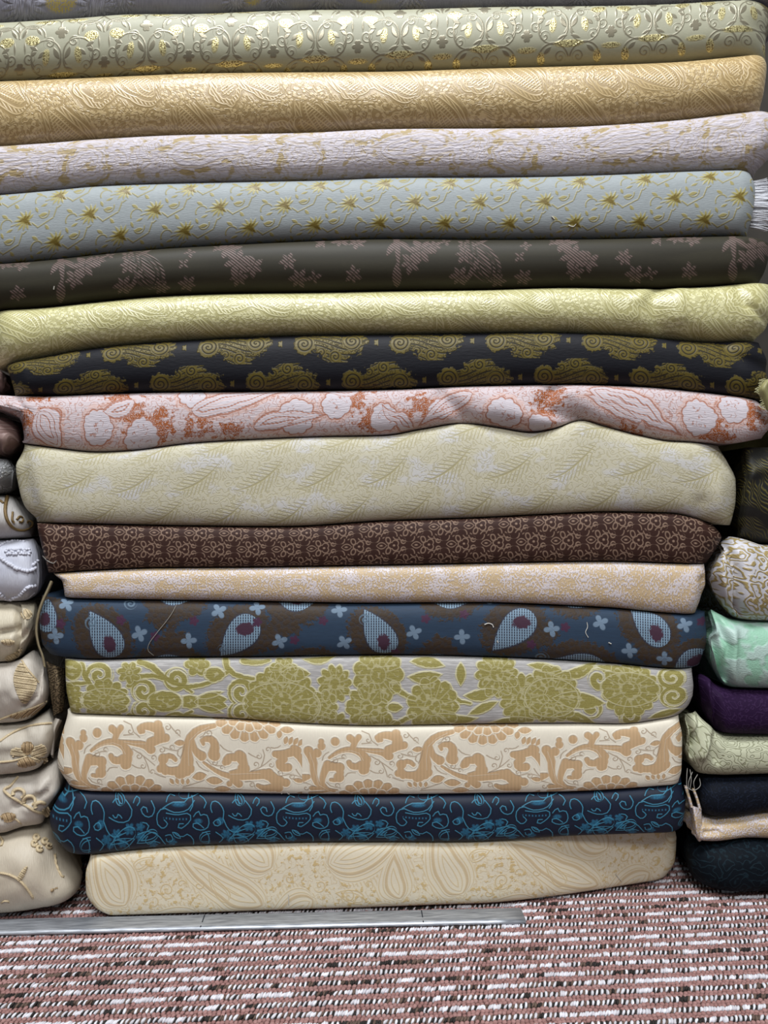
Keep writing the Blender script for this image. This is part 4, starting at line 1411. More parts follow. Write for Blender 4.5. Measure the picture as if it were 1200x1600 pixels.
# ------------------------------------------------------------------ the wide middle stack, top to bottom
E = [
    Edge([(-80, 36), (0, 34), (60, 31), (125, 27), (200, 21), (300, 20), (400, 16), (500, 14), (600, 14), (700, 11), (800, 9), (950, 7), (1050, 4), (1100, 1), (1200, -3), (1260, -4)]),
    Edge([(-80, 127), (0, 124), (100, 120), (200, 116), (280, 113), (400, 111), (600, 109), (750, 105), (900, 100), (1050, 95), (1150, 86), (1200, 81), (1260, 80)]),
    Edge([(-80, 231), (0, 227), (75, 222), (150, 216), (250, 211), (350, 209), (500, 205), (600, 201), (750, 199), (900, 196), (1050, 187), (1150, 175), (1195, 170), (1260, 166)]),
    Edge([(-80, 306), (0, 302), (75, 296), (150, 289), (250, 285), (350, 283), (500, 280), (600, 276), (750, 275), (850, 274), (950, 271), (1100, 265), (1175, 263), (1260, 262)]),
    Edge([(-80, 414), (0, 410), (75, 404), (150, 396), (250, 387), (350, 381), (450, 376), (600, 371), (750, 372), (950, 371), (1100, 367), (1170, 366), (1260, 366)]),
    Edge([(-80, 484), (0, 482), (60, 479), (150, 470), (250, 461), (350, 457), (500, 455), (600, 453), (750, 451), (900, 447), (1000, 449), (1100, 446), (1200, 438), (1260, 436)]),
    Edge([(-80, 570), (0, 567), (50, 560), (125, 546), (200, 537), (300, 530), (400, 525), (500, 522), (600, 521), (750, 519), (850, 518), (950, 521), (1050, 529), (1100, 533), (1150, 532), (1200, 528), (1260, 526)]),
    Edge([(-80, 612), (25, 617), (60, 618), (150, 615), (250, 612), (400, 611), (600, 608), (750, 602), (900, 600), (1000, 603), (1100, 612), (1190, 622), (1260, 626)]),
    Edge([(-80, 672), (0, 684), (35, 692), (80, 699), (150, 706), (200, 704), (300, 692), (400, 686), (500, 682), (600, 680), (660, 670), (725, 661), (775, 667), (830, 675), (865, 670), (910, 656), (940, 664), (1000, 680), (1050, 689), (1150, 692), (1200, 684), (1260, 676)]),
    Edge([(-20, 812), (55, 817), (150, 819), (300, 822), (450, 823), (600, 814), (750, 809), (850, 804), (950, 800), (1050, 802), (1090, 810), (1110, 816), (1160, 822)]),
    Edge([(0, 899), (75, 896), (150, 891), (250, 887), (400, 886), (600, 883), (800, 879), (950, 877), (1050, 880), (1115, 882), (1180, 883)]),
    Edge([(0, 930), (100, 935), (250, 938), (400, 940), (600, 943), (750, 942), (850, 945), (950, 950), (1050, 959), (1090, 961), (1160, 960)]),
    Edge([(0, 1020), (75, 1026), (150, 1031), (250, 1028), (400, 1027), (600, 1024), (800, 1028), (950, 1036), (1050, 1045), (1090, 1046), (1160, 1046)]),
    Edge([(30, 1112), (110, 1115), (200, 1118), (350, 1122), (450, 1129), (600, 1134), (750, 1131), (900, 1130), (975, 1131), (1065, 1119), (1140, 1114)]),
    Edge([(20, 1228), (105, 1232), (150, 1237), (300, 1239), (450, 1241), (600, 1242), (750, 1240), (900, 1237), (1070, 1226), (1140, 1222)]),
    Edge([(20, 1340), (95, 1338), (135, 1337), (200, 1330), (300, 1322), (450, 1317), (600, 1316), (750, 1315), (900, 1307), (1050, 1302), (1078, 1300), (1140, 1298)]),
]


class FlatEdge:
    def __init__(self, z): self.c = z
    def z(self, X): return np.full(np.shape(X), self.c)


TOPE = Edge([(-80, -62), (600, -70), (1260, -78)])
FLOORE = FlatEdge(0.0020)

tops = [TOPE] + E
bots = E + [FLOORE]
for _i, (_n, _b) in enumerate(((2.4, .020), (2.5, .020), (2.3, .022), (2.6, .018), (2.6, .018), (2.3, .021), (2.2, .021), (2.5, .018), (2.5, .016),
                               (3.2, .016), (3.2, .012), (2.6, .012), (2.8, .014), (4.0, .010), (4.0, .010), (2.9, .013), (4.2, .011))):
    LAYER[_i] = dict(n=_n, bulge=_b)
MAIN = 'brocade lengths folded in the middle stack'
spec = [
    # kind name, material, left silhouette, right silhouette, extras, label
    ('embroidered_cloth', cloth_mat('lavender_embroidered', pat_lavender), [(0, -30), (1, -34)], [(0, 1240), (1, 1236)], dict(amp=.002),
     'grey lavender cloth with feathery embroidery and gold discs, topmost in the middle stack'),
    ('brocade_cloth', cloth_mat('sage_scroll_brocade', pat_sage), [(0, -40), (1, -38)], [(0, 1208), (.35, 1203), (.6, 1196), (1, 1196)], dict(rr=.028),
     'pale sage brocade with scrollwork and glittering gold drops, second from the top'),
    ('satin_cloth', cloth_mat('champagne_satin', cloth_fn := satin('a58c5d', 'c9b283', '957c4c', 1.0)), [(0, -34), (1, -36)], [(0, 1194), (.25, 1198), (.7, 1194), (1, 1186)], dict(rr=.012),
     'champagne gold satin jacquard cloth, third from the top of the middle stack'),
    ('brocade_cloth', cloth_mat('lilac_crinkle', pat_lilac), [(0, -44), (1, -40)], [(0, 1212), (.4, 1222), (.65, 1212), (.85, 1192), (1, 1176)], dict(amp=.002),
     'lavender white crinkled brocade with faint gold paisleys, below the champagne satin'),
    ('brocade_cloth', cloth_mat('blue_grey_sprays', pat_sprays), [(0, -30), (1, -34)], [(0, 1172), (.3, 1180), (.7, 1176), (1, 1166)], dict(rr=.012),
     'pale blue grey cloth with small golden flower sprays and a white frayed edge'),
    ('brocade_cloth', cloth_mat('dark_olive_floral', pat_olive_dark), [(0, -36), (1, -40)], [(0, 1202), (.4, 1200), (.7, 1194), (1, 1182)], dict(rr=.03),
     'dark olive cloth with mauve floral sprays and paisley plumes'),
    ('satin_cloth', cloth_mat('pale_yellow_satin', satin('b6b17c', 'd3cfa0', '9f9862', 2.0)), [(0, -14), (.6, -10), (1, -2)], [(0, 1206), (.5, 1206), (.8, 1196), (1, 1176)],
     dict(rl=.02, amp=.0018, creases=[([(1035, 440), (1020, 475), (1032, 520)], 9, .005), ([(1060, 450), (1062, 500)], 12, -.004), ([(1005, 445), (1000, 470)], 10, -.003), ([(838, 470), (842, 520)], 7, .003),
                                             ([(1150, 450), (1165, 480), (1195, 500)], 6, .003), ([(1090, 470), (1100, 520)], 14, -.003)]),
     'pale lemon yellow satin jacquard cloth with soft folds at its right end'),
    ('brocade_cloth', cloth_mat('navy_gold_paisley', pat_navy_gold), [(0, 10), (.5, 17), (1, 24)], [(0, 1186), (.4, 1200), (.8, 1198), (1, 1190)], dict(rl=.014, creases=[([(1118, 525), (1150, 560), (1200, 575)], 10, .004)]),
     'blackish navy cloth with rows of antique gold paisleys'),
    ('brocade_cloth', cloth_mat('pink_rust_paisley', pat_rust), [(0, -24), (.22, -30), (.34, 8), (.5, 30), (1, 36)], [(0, 1184), (.3, 1200), (.7, 1203), (1, 1190)],
     dict(rl=.012, amp=.003, nscale=7, creases=[([(690, 620), (728, 655)], 12, .006), ([(865, 610), (850, 640), (900, 655)], 12, .007), ([(775, 640), (840, 660)], 22, -.005), ([(885, 630), (905, 650)], 10, .004), ([(24, 618), (34, 690)], 8, .006)]),
     'pinkish white crinkled brocade with rust orange paisley outlines, sagging in waves'),
    ('brocade_cloth', cloth_mat('cream_frond_brocade', pat_fronds), [(0, 38), (.15, 31), (.3, 24), (.6, 29), (.8, 37), (1, 58)], [(0, 1122), (.2, 1136), (.45, 1150), (.7, 1149), (1, 1140)],
     dict(rl=.02, rr=.03, amp=.0028, creases=[([(1096, 786), (1092, 808)], 12, .003), ([(1122, 760), (1125, 812)], 16, -.005), ([(30, 700), (40, 760), (60, 810)], 14, .004)]),
     'thick cream cloth with faint leaf fronds, the deepest fold of the middle stack'),
    ('brocade_cloth', cloth_mat('brown_trellis', pat_trellis), [(0, 58), (.5, 66), (1, 76)], [(0, 1114), (.3, 1127), (.6, 1119), (1, 1104)], dict(rl=.008, rr=.02, amp=.0008),
     'chocolate brown cloth with a small beige trellis of flowers'),
    ('brocade_cloth', cloth_mat('beige_lilac_flecks', pat_flecks), [(0, 84), (.35, 98), (1, 102)], [(0, 1100), (.4, 1103), (.65, 1097), (1, 1086)], dict(rl=.008, rr=.012, creases=[([(1098, 905), (1100, 955)], 6, .003)]),
     'thin beige cloth flecked with lilac, between brown and dark blue cloths'),
    ('brocade_cloth', cloth_mat('blue_paisley', pat_navy_paisley), [(0, 66), (.4, 62), (.8, 66), (1, 78)], [(0, 1101), (.5, 1104), (1, 1092)], dict(rl=.014, rr=.024),
     'dark blue cloth with large light blue paisleys and brown fringes'),
    ('brocade_cloth', cloth_mat('olive_damask', pat_damask), [(0, 102), (.5, 103), (1, 110)], [(0, 1081), (.5, 1084), (.8, 1077), (1, 1064)], dict(rl=.007, rr=.014),
     'olive green damask with scrolls and flowers on silvery ground'),
    ('brocade_cloth', cloth_mat('peach_scroll', pat_peach), [(0, 106), (.4, 94), (.7, 90), (1, 108)], [(0, 1060), (.3, 1066), (.8, 1065), (1, 1060)], dict(rl=.012, rr=.008),
     'ivory and peach brocade with scrolling acanthus leaves'),
    ('brocade_cloth', cloth_mat('teal_scroll', pat_teal), [(0, 105), (.25, 88), (.5, 77), (.75, 84), (1, 100)], [(0, 1064), (.4, 1071), (1, 1066)], dict(rl=.018, rr=.016),
     'midnight navy cloth with teal outlined scrolls, second from the floor'),
    ('brocade_cloth', cloth_mat('ivory_paisley', pat_ivory), [(0, 142), (.3, 134), (.6, 134), (.85, 148), (1, 166)], [(0, 1046), (.4, 1057), (.75, 1055), (1, 1042)], dict(rl=.007, rr=.012, skew=(760, 1060, .038), y0=.002),
     'ivory cloth with large beige paisleys, lying on the carpet under the stack'),
]
C = []
for i, (nm, mt, xl, xr, kw, lab) in enumerate(spec):
    kw = dict(kw, **LAYER[i])
    c = Cloth(nm, mt, tops[i], bots[i], xl, xr, seed=i * 3.7, **kw)
    tag(c.ob, lab, 'fabric', MAIN)
    C.append(c)
# ------------------------------------------------------------------ narrow stack on the left
LG = 'pale embroidered cloths folded in the left stack'
LE = [Edge(q, .014) for q in (
    [(-240, 572), (0, 574), (40, 575)],
    [(-240, 612), (0, 612), (40, 612)],
    [(-240, 648), (0, 648), (20, 652), (60, 663)],
    [(-240, 714), (0, 714), (60, 712)],
    [(-240, 772), (0, 772), (60, 768)],
    [(-240, 842), (0, 843), (40, 842), (80, 838)],
    [(-240, 938), (0, 941), (30, 942), (50, 944), (80, 934)],
    [(-240, 1040), (0, 1037), (25, 1032), (45, 1018), (60, 1021), (85, 1036)],
    [(-240, 1134), (0, 1133), (40, 1129), (65, 1116), (110, 1100)],
    [(-240, 1216), (0, 1212), (55, 1206), (80, 1196), (110, 1190)],
    [(-240, 1310), (0, 1304), (45, 1294), (68, 1298), (84, 1326), (100, 1342), (140, 1350)],
)]
linen = cloth_mat('ivory_linen', pat_slub('c4bdb2', 'a8a096', .07))
linen2 = cloth_mat('ecru_linen', pat_slub('c0b9ac', 'a59c8e', .07))
linen3 = cloth_mat('sand_linen', pat_slub('c2b8a6', 'ada290', .06))
white = cloth_mat('white_voile', pat_slub('c4c6d1', 'aeb1c0', .08))
greyw = cloth_mat('pearl_grey_voile', pat_slub('b8b5b2', '9a9896', .10))
silk = cloth_mat('ivory_silk', pat_slub('cac1ad', 'ada38c', .10))
mauve = cloth_mat('mauve_rose_cloque', pat_mauve)
sequin = cloth_mat('silver_sequin', pat_sequin)
thread = plain('ecru_thread', 'c0ae8c', .5, .45, var=.25, scale=1500, bump=.0004)
thread_d = plain('tan_thread', '9d8563', .5, .45, var=.3, scale=1500, bump=.0004)
thread_w = plain('white_thread', 'c6c8d4', .55, .4, var=.12, scale=1500, bump=.0004)
thread_g = plain('antique_gold_thread', '6f5a36', .4, .5, metal=.3, var=.35, scale=2500, bump=.0003)

lspec = [
    ('rolled_cloth', mauve, 0, 1, [(0, 4), (.5, 6), (1, 1)], dict(), 'sliver of mauve cloth at the left edge beside the navy and gold paisley cloth'),
    ('rolled_cloth', mauve, 2, 3, [(0, 16), (.25, 28), (.6, 31), (.8, 24), (1, 14)], dict(rr=.03, bulge=.03), 'dusty mauve embossed cloth rolled at the left edge beside the pink and rust brocade'),
    ('sequined_cloth', sequin, 3, 4, [(0, 14), (.4, 20), (.8, 18), (1, 10)], dict(rr=.02, amp=.004, nscale=30, creases=[([(14, 735), (8, 765)], 6, .008)]), 'grey cloth with silver sequins at the left edge beside the thick cream cloth'),
    ('embroidered_cloth', greyw, 4, 5, [(0, 20), (.3, 30), (.7, 46), (1, 50)], dict(rr=.03, amp=.003, nscale=22), 'pearl grey cloth with a gold corded scroll in the left stack'),
    ('embroidered_cloth', white, 5, 6, [(0, 52), (.4, 60), (.75, 62), (1, 46)], dict(rr=.02, amp=.003, nscale=20, creases=[([(52, 850), (56, 900), (52, 935)], 5, .005)]), 'white voile with white beaded embroidery in the left stack'),
    ('silk_cloth', silk, 6, 7, [(0, 54), (.4, 50), (.75, 44), (1, 30)], dict(rr=.012, amp=.006, nscale=26, creases=[([(26, 945), (25, 1000), (22, 1030)], 4, .01), ([(0, 990), (24, 985)], 5, .006), ([(38, 950), (44, 985)], 6, -.005), ([(30, 1000), (50, 980)], 4, .005)]), 'crumpled ivory silk cloth below the white beaded voile'),
    ('embroidered_cloth', linen, 7, 8, [(0, 54), (.3, 71), (.6, 77), (.85, 74), (1, 58)], dict(rr=.02, amp=.005, nscale=26, fine=.4, creases=[([(62, 1040), (60, 1085), (35, 1105)], 5, .006), ([(70, 1060), (74, 1100)], 6, -.004)]), 'ecru linen with a stitched leaf, below the crumpled ivory silk'),
    ('embroidered_cloth', linen2, 8, 9, [(0, 78), (.35, 84), (.7, 80), (1, 66)], dict(rr=.018, amp=.005, nscale=26, fine=.4, creases=[([(0, 1150), (40, 1146)], 5, .003), ([(80, 1150), (86, 1180)], 5, .004)]), 'ecru linen with a stitched flower, third from the bottom of the left stack'),
    ('embroidered_cloth', linen, 9, 10, [(0, 90), (.25, 94), (.45, 80), (.7, 70), (1, 68)], dict(rr=.018, amp=.006, nscale=26, fine=.4, creases=[([(20, 1262), (70, 1240)], 5, .004), ([(78, 1220), (60, 1236)], 5, -.004)]), 'ecru linen with a row of stitched rings, second from the bottom of the left stack'),
    ('embroidered_cloth', linen3, 10, None, [(0, 84), (.3, 118), (.6, 127), (.85, 122), (1, 104)], dict(rr=.05, bulge=.034, n=2.3, amp=.004, nscale=16, fine=.3, y0=.010), 'sand coloured linen with embroidered vines, resting on the carpet at the left'),
]
LC = []
for nm, mt, a, b, xr, kw, lab in lspec:
    kw = dict(dict(y0=.014, n=2.3, bulge=.026, ncol=90), **kw)
    c = Cloth(nm, mt, LE[a], LE[b] if b is not None else FLOORE, [(0, -215), (1, -212)], xr, seed=50 + len(LC) * 2.1, **kw)
    tag(c.ob, lab, 'fabric', LG)
    LC.append(c)
# ------------------------------------------------------------------ narrow stack on the right
RG = 'cloths folded in the right stack'
RY = .010
RE = [Edge(q, RY) for q in (
    [(1150, 592), (1200, 596), (1440, 600)],
    [(1120, 694), (1200, 696), (1440, 696)],
    [(1100, 828), (1135, 834), (1165, 841), (1200, 851), (1440, 856)],
    [(1090, 930), (1110, 945), (1130, 960), (1150, 969), (1200, 972), (1440, 974)],
    [(1070, 1020), (1090, 1036), (1110, 1058), (1130, 1074), (1160, 1077), (1200, 1078), (1440, 1080)],
    [(1060, 1085), (1085, 1102), (1105, 1128), (1130, 1147), (1200, 1149), (1440, 1150)],
    [(1040, 1190), (1067, 1196), (1095, 1211), (1130, 1212), (1200, 1210), (1440, 1208)],
    [(1050, 1272), (1080, 1276), (1100, 1278), (1140, 1276), (1200, 1268), (1440, 1262)],
    [(1040, 1310), (1080, 1313), (1110, 1314), (1150, 1310), (1200, 1311), (1440, 1312)],
)]
blackgold = cloth_mat('black_gold_brocade', pat_black_gold)
whitegold = cloth_mat('white_gold_brocade', pat_white_gold)
mint = cloth_mat('mint_brocade', pat_mint)
purple = cloth_mat('purple_jacquard', pat_fine('24122f', '33203f', .06, 5.0, 1.8, .8, 2.0))
celadon = cloth_mat('celadon_paisley', pat_mint_paisley)
navy = cloth_mat('plain_navy', pat_fine('0e121b', '1a2130', .07, 5.0, 1.5, .7, 4.0))
pinkish = cloth_mat('rose_beige_cloth', pat_flecks)
blacknavy = cloth_mat('black_navy_jacquard', pat_fine('0a1118', '17262e', .035, 6.0, 1.2, .9, 6.0))
celery = cloth_mat('celery_silk', pat_slub('8f8a5f', '6f6a42', .15))
rspec = [
    ('frayed_cloth', celery, 0, 1, [(0, 1216), (1, 1214)], dict(y0=.03, rl=.01, amp=.006, nscale=40, ncol=90, creases=[([(1185, 612), (1200, 606)], 5, -.006), ([(1190, 630), (1205, 640)], 5, .006)]), 'celery green cloth with a frayed corner beside the navy and gold cloth'),
    ('brocade_cloth', blackgold, 1, 2, [(0, 1163), (.5, 1163), (1, 1156)], dict(y0=.018, rl=.008, bulge=.03, amp=.004, nscale=14, creases=[([(1150, 755), (1175, 735), (1200, 730)], 12, -.006)]), 'black brocade with faint olive gold foliage at the right beside the thick cream cloth'),
    ('brocade_cloth', whitegold, 2, 3, [(0, 1138), (.2, 1128), (.35, 1119), (.6, 1112), (.8, 1117), (1, 1146)],
     dict(rl=.016, bulge=.028, amp=.003, creases=[([(1130, 842), (1146, 870), (1154, 900), (1153, 950)], 5, .011), ([(1122, 860), (1128, 930)], 9, -.006), ([(1117, 905), (1122, 925)], 5, .012), ([(1156, 945), (1160, 960)], 4, .012), ([(1168, 850), (1172, 960)], 14, -.004)]), 'white and gold scroll brocade with a gathered end, right of the brown trellis cloth'),
    ('brocade_cloth', mint, 3, 4, [(0, 1110), (.3, 1117), (.45, 1113), (.7, 1110), (1, 1130)],
     dict(rl=.012, bulge=.026, amp=.003, creases=[([(1112, 945), (1130, 985), (1140, 1010), (1136, 1060)], 5, .008), ([(1120, 1000), (1126, 1040), (1134, 1060)], 7, .012), ([(1146, 985), (1143, 1060)], 7, -.005), ([(1108, 1015), (1130, 1068)], 4, -.005)]), 'mint green brocade with a tucked end, right of the dark blue paisley cloth'),
    ('jacquard_cloth', purple, 4, 5, [(0, 1096), (.4, 1092), (.7, 1096), (1, 1112)], dict(rl=.02, amp=.003, creases=[([(1118, 1070), (1122, 1140)], 6, .008), ([(1105, 1060), (1108, 1110)], 6, -.005), ([(1095, 1060), (1100, 1100)], 4, .005)]), 'deep purple jacquard cloth between the mint and the celadon cloths'),
    ('brocade_cloth', celadon, 5, 6, [(0, 1088), (.3, 1077), (.6, 1074), (.8, 1071), (1, 1086)],
     dict(rl=.010, bulge=.024, amp=.002, creases=[([(1088, 1108), (1098, 1130), (1090, 1150), (1080, 1178)], 4, .010), ([(1106, 1115), (1108, 1150), (1095, 1180)], 6, -.007), ([(1078, 1120), (1084, 1160)], 4, .012), ([(1112, 1150), (1120, 1185)], 7, .005), ([(1073, 1140), (1072, 1185)], 4, -.004)]), 'pale celadon cloth with drawn paisleys and a pleated end, right of the peach brocade'),
    ('jacquard_cloth', navy, 6, 7, [(0, 1096), (.5, 1092), (1, 1096)], dict(rl=.02, amp=.002), 'plain dark navy cloth between the celadon and the thin rose beige cloths'),
    ('brocade_cloth', pinkish, 7, 8, [(0, 1086), (.4, 1086), (.7, 1084), (1, 1094)], dict(rl=.006, bulge=.016, amp=.003, nscale=30, creases=[([(1108, 1290), (1125, 1284)], 5, .004), ([(1102, 1302), (1120, 1300)], 4, .003)]), 'thin rose beige cloth with a turned up end, near the floor on the right'),
    ('jacquard_cloth', blacknavy, 8, None, [(0, 1074), (.5, 1071), (1, 1078)], dict(rl=.05, bulge=.03, n=2.6, y0=.008), 'blackish navy jacquard cloth resting on the carpet at the right'),
]
RC = []
for nm, mt, a, b, xl, kw, lab in rspec:
    kw = dict(dict(y0=RY, n=2.4, bulge=.024, ncol=110), **kw)
    c = Cloth(nm, mt, RE[a], RE[b] if b is not None else FLOORE, xl, [(0, 1405), (1, 1402)], seed=90 + len(RC) * 2.3, **kw)
    tag(c.ob, lab, 'fabric', RG)
    RC.append(c)
# ------------------------------------------------------------------ embroidery, trims, loose threads
def cord(cl, pts, r, mat, name='embroidered_cord', n=None, lift=0.0006, r1=None):
    n = n or max(6, int(2 * len(pts) * 3))
    s = spline(pts, n)
    p3 = [cl.surf(a, b, lift) for a, b in s]
    p3 = np.array(p3)
    if len(p3) > 4:                       # keep the run of the cord smooth in depth
        y = p3[:, 1].copy()
        y[1:-1] = (y[:-2] + y[1:-1] + y[2:]) / 3
        p3[:, 1] = y
    rr = np.linspace(r, r if r1 is None else r1, n)
    return tube(name, p3, rr, mat, cl.ob, 6)


def patch(cl, pts, mat, name='embroidered_leaf', h=0.0016, deg=20.0, pitch=2.0, base=0.0004):
    """satin-stitched patch: an outline filled with raised, parallel stitches lying on the cloth"""
    out = spline(list(pts) + [pts[0]], 40)
    a = math.radians(deg)
    c, s = math.cos(a), math.sin(a)
    R = np.array([[c, s], [-s, c]])
    q = out @ R.T
    ms = []
    y = q[:, 1].min() + pitch * .5
    k = 0
    while y < q[:, 1].max():
        xs = []
        for (x0, y0), (x1, y1) in zip(q[:-1], q[1:]):
            if (y0 - y) * (y1 - y) < 0:
                xs.append(x0 + (y - y0) / (y1 - y0) * (x1 - x0))
        if len(xs) >= 2:
            xa, xb = min(xs), max(xs)
            if xb - xa > 1.0:
                m_ = 6
                pts3 = []
                for i in range(m_):
                    f = i / (m_ - 1)
                    px, py = np.array([xa + (xb - xa) * f, y + 0.5 * math.sin(k * 2.3)]) @ R
                    pts3.append(cl.surf(px, py, base + h * math.sin(math.pi * f) ** .6))
                ms.append(tube('s', np.array(pts3), pitch * 0.00036, None, None, 5))
        y += pitch
        k += 1
    return link(name, join_meshes(name, ms), mat, cl.ob)


def beads(cl, pts, mat, name='bead_trim', r=0.0016, step=3.6, jit=0.6, seed=1):
    rng = random.Random(seed)
    L = sum(math.dist(a, b) for a, b in zip(pts[:-1], pts[1:]))
    s = spline(pts, max(3, int(L / step)))
    V, Fc, o = [], [], 0
    nu, nv = 7, 5
    for a, b in s:
        c = cl.surf(a + rng.uniform(-jit, jit), b + rng.uniform(-jit, jit), 0.0006)
        rx, ry = r * rng.uniform(.8, 1.25), r * rng.uniform(.75, 1.1)
        for j in range(nv):
            el = -math.pi / 2 + math.pi * (j + .5) / nv
            for i in range(nu):
                t = 2 * math.pi * i / nu
                V.append((c[0] + rx * math.cos(el) * math.cos(t), c[1] + ry * math.cos(el) * math.sin(t), c[2] + ry * math.sin(el)))
        for j in range(nv - 1):
            for i in range(nu):
                Fc.append((o + j * nu + i, o + j * nu + (i + 1) % nu, o + (j + 1) * nu + (i + 1) % nu, o + (j + 1) * nu + i))
        Fc.append(tuple(o + i for i in range(nu))[::-1])
        Fc.append(tuple(o + (nv - 1) * nu + i for i in range(nu)))
        o += nu * nv
    me = bpy.data.meshes.new(name)
    me.from_pydata(V, [], Fc)
    return link(name, me, mat, cl.ob)


def ringpts(x, y, r, a0=0, a1=360, n=10, sq=1.0):
    return [(x + r * math.cos(math.radians(a0 + (a1 - a0) * i / n)), y + r * sq * math.sin(math.radians(a0 + (a1 - a0) * i / n))) for i in range(n + 1)]


g_ = LC[3]   # pearl grey voile: gold corded scroll
cord(g_, [(11, 776), (8, 798), (12, 814), (22, 826), (36, 829), (48, 824), (51, 817), (46, 814), (42, 817)], .0018, thread_g, r1=.0010)
cord(g_, [(20, 800), (19, 812), (22, 817)], .0011, thread_g)
cord(g_, [(26, 812), (31, 807), (36, 810), (34, 816), (30, 815)], .0010, thread_g)
cord(g_, [(0, 782), (5, 786)], .0012, thread_g)
w_ = LC[4]   # white voile
beads(w_, [(0, 852), (10, 848), (22, 845), (36, 846)], thread_w, seed=1)
for x in (14, 24, 34, 43):
    beads(w_, ringpts(x, 862, 4.2, n=6), thread_w, r=.0015, step=3.4, seed=x)
beads(w_, [(0, 872), (12, 880), (26, 888), (42, 892), (54, 888)], thread_w, r=.0019, seed=3)
beads(w_, [(0, 928), (10, 936), (24, 934), (36, 926), (44, 918), (54, 916)], thread_w, r=.0020, seed=4)
beads(w_, [(52, 882), (58, 876)], thread_w, r=.0016, seed=5)
cord(w_, [(0, 933), (12, 936), (28, 937), (42, 935), (54, 926)], .0010, thread_w, 'hem')
s_ = LC[5]   # ivory silk
patch(s_, [(32, 957), (42, 952), (50, 958), (46, 966), (36, 966)], thread, 'embroidered_patch', .0012, 60, 2.2)
patch(s_, [(2, 1002), (14, 999), (23, 1004), (12, 1008)], thread, 'embroidered_patch', .0012, 70, 2.2)
patch(s_, [(8, 1028), (22, 1020), (34, 1014), (28, 1026), (14, 1033)], thread, 'embroidered_patch', .0012, 40, 2.2)
h_ = LC[6]   # linen with a stitched leaf
patch(h_, [(33, 1036), (22, 1056), (25, 1078), (38, 1100), (50, 1086), (57, 1066), (46, 1054)], thread, h=.0018, deg=8, pitch=2.3)
patch(h_, [(14, 1119), (34, 1112), (54, 1106), (70, 1098), (66, 1108), (48, 1119), (30, 1123)], thread_d, h=.0014, deg=-40, pitch=2.2)
cord(h_, [(0, 1124), (14, 1119), (34, 1112), (56, 1104), (72, 1096)], .0010, thread)
cord(h_, [(34, 1032), (42, 1044), (52, 1056), (60, 1066)], .0009, thread)
f_ = LC[7]   # linen with a stitched flower
cord(f_, [(0, 1158), (16, 1147), (34, 1138), (58, 1132), (80, 1130)], .0012, thread)
cord(f_, [(0, 1191), (20, 1189), (43, 1182)], .0010, thread)
for pts, mt, dg in (([(38, 1178), (33, 1168), (38, 1160), (48, 1160), (52, 1168), (46, 1178)], thread_d, 90), ([(40, 1180), (28, 1182), (17, 1180), (18, 1172), (28, 1169), (38, 1175)], thread, 10),
                    ([(48, 1179), (54, 1168), (66, 1164), (72, 1170), (70, 1180), (58, 1184)], thread, -20), ([(48, 1182), (60, 1186), (72, 1184), (74, 1190), (64, 1194), (52, 1190)], thread, 20), ([(42, 1183), (30, 1188), (28, 1196), (42, 1199), (56, 1197), (52, 1188)], thread_d, 60)):
    patch(f_, pts, mt, 'embroidered_petal', .0016, dg, 2.1)
j_ = LC[8]   # linen with stitched rings
for x, y, r in ((29, 1240, 9), (46, 1251, 9), (63, 1260, 8)):
    cord(j_, ringpts(x, y, r, -200, 60, 10, .8), .0019, thread, 'embroidered_ring', 22, .0008, .0012)
cord(j_, [(28, 1214), (16, 1228), (6, 1234), (16, 1244), (36, 1256), (56, 1268), (72, 1272)], .0013, thread)
patch(j_, [(66, 1266), (74, 1260), (78, 1268), (74, 1276), (68, 1274)], thread, 'embroidered_patch', .0014, 60, 2.0)
patch(j_, [(2, 1274), (12, 1270), (24, 1274), (20, 1282), (8, 1284)], thread_d, 'embroidered_patch', .0012, 70, 2.2)
cord(j_, [(22, 1278), (34, 1288)], .0008, thread)
k_ = LC[9]   # sand linen with vines
cord(k_, [(0, 1364), (14, 1367), (28, 1374), (42, 1389), (51, 1404), (50, 1418)], .0011, thread)
patch(k_, [(28, 1376), (31, 1365), (42, 1354), (38, 1366), (31, 1376)], thread, h=.0012, deg=30, pitch=2.0)
cord(k_, [(86, 1334), (88, 1350), (96, 1368), (108, 1384), (116, 1391)], .0011, thread)
patch(k_, [(78, 1392), (90, 1387), (104, 1388), (114, 1392), (100, 1395), (88, 1396)], thread_d, h=.0012, deg=80, pitch=2.0)
cord(k_, [(116, 1391), (124, 1388)], .0009, thread)
for x, y in ((54, 1318), (62, 1326), (70, 1314), (57, 1308), (76, 1322)):
    cord(k_, ringpts(x, y, 4.0, 0, 330, 8), .0015, thread, 'embroidered_rosette', 14, .0008)
cord(k_, [(0, 1412), (8, 1408), (18, 1411)], .0009, thread)
cord(k_, [(0, 1308), (4, 1314), (2, 1322)], .0012, thread)

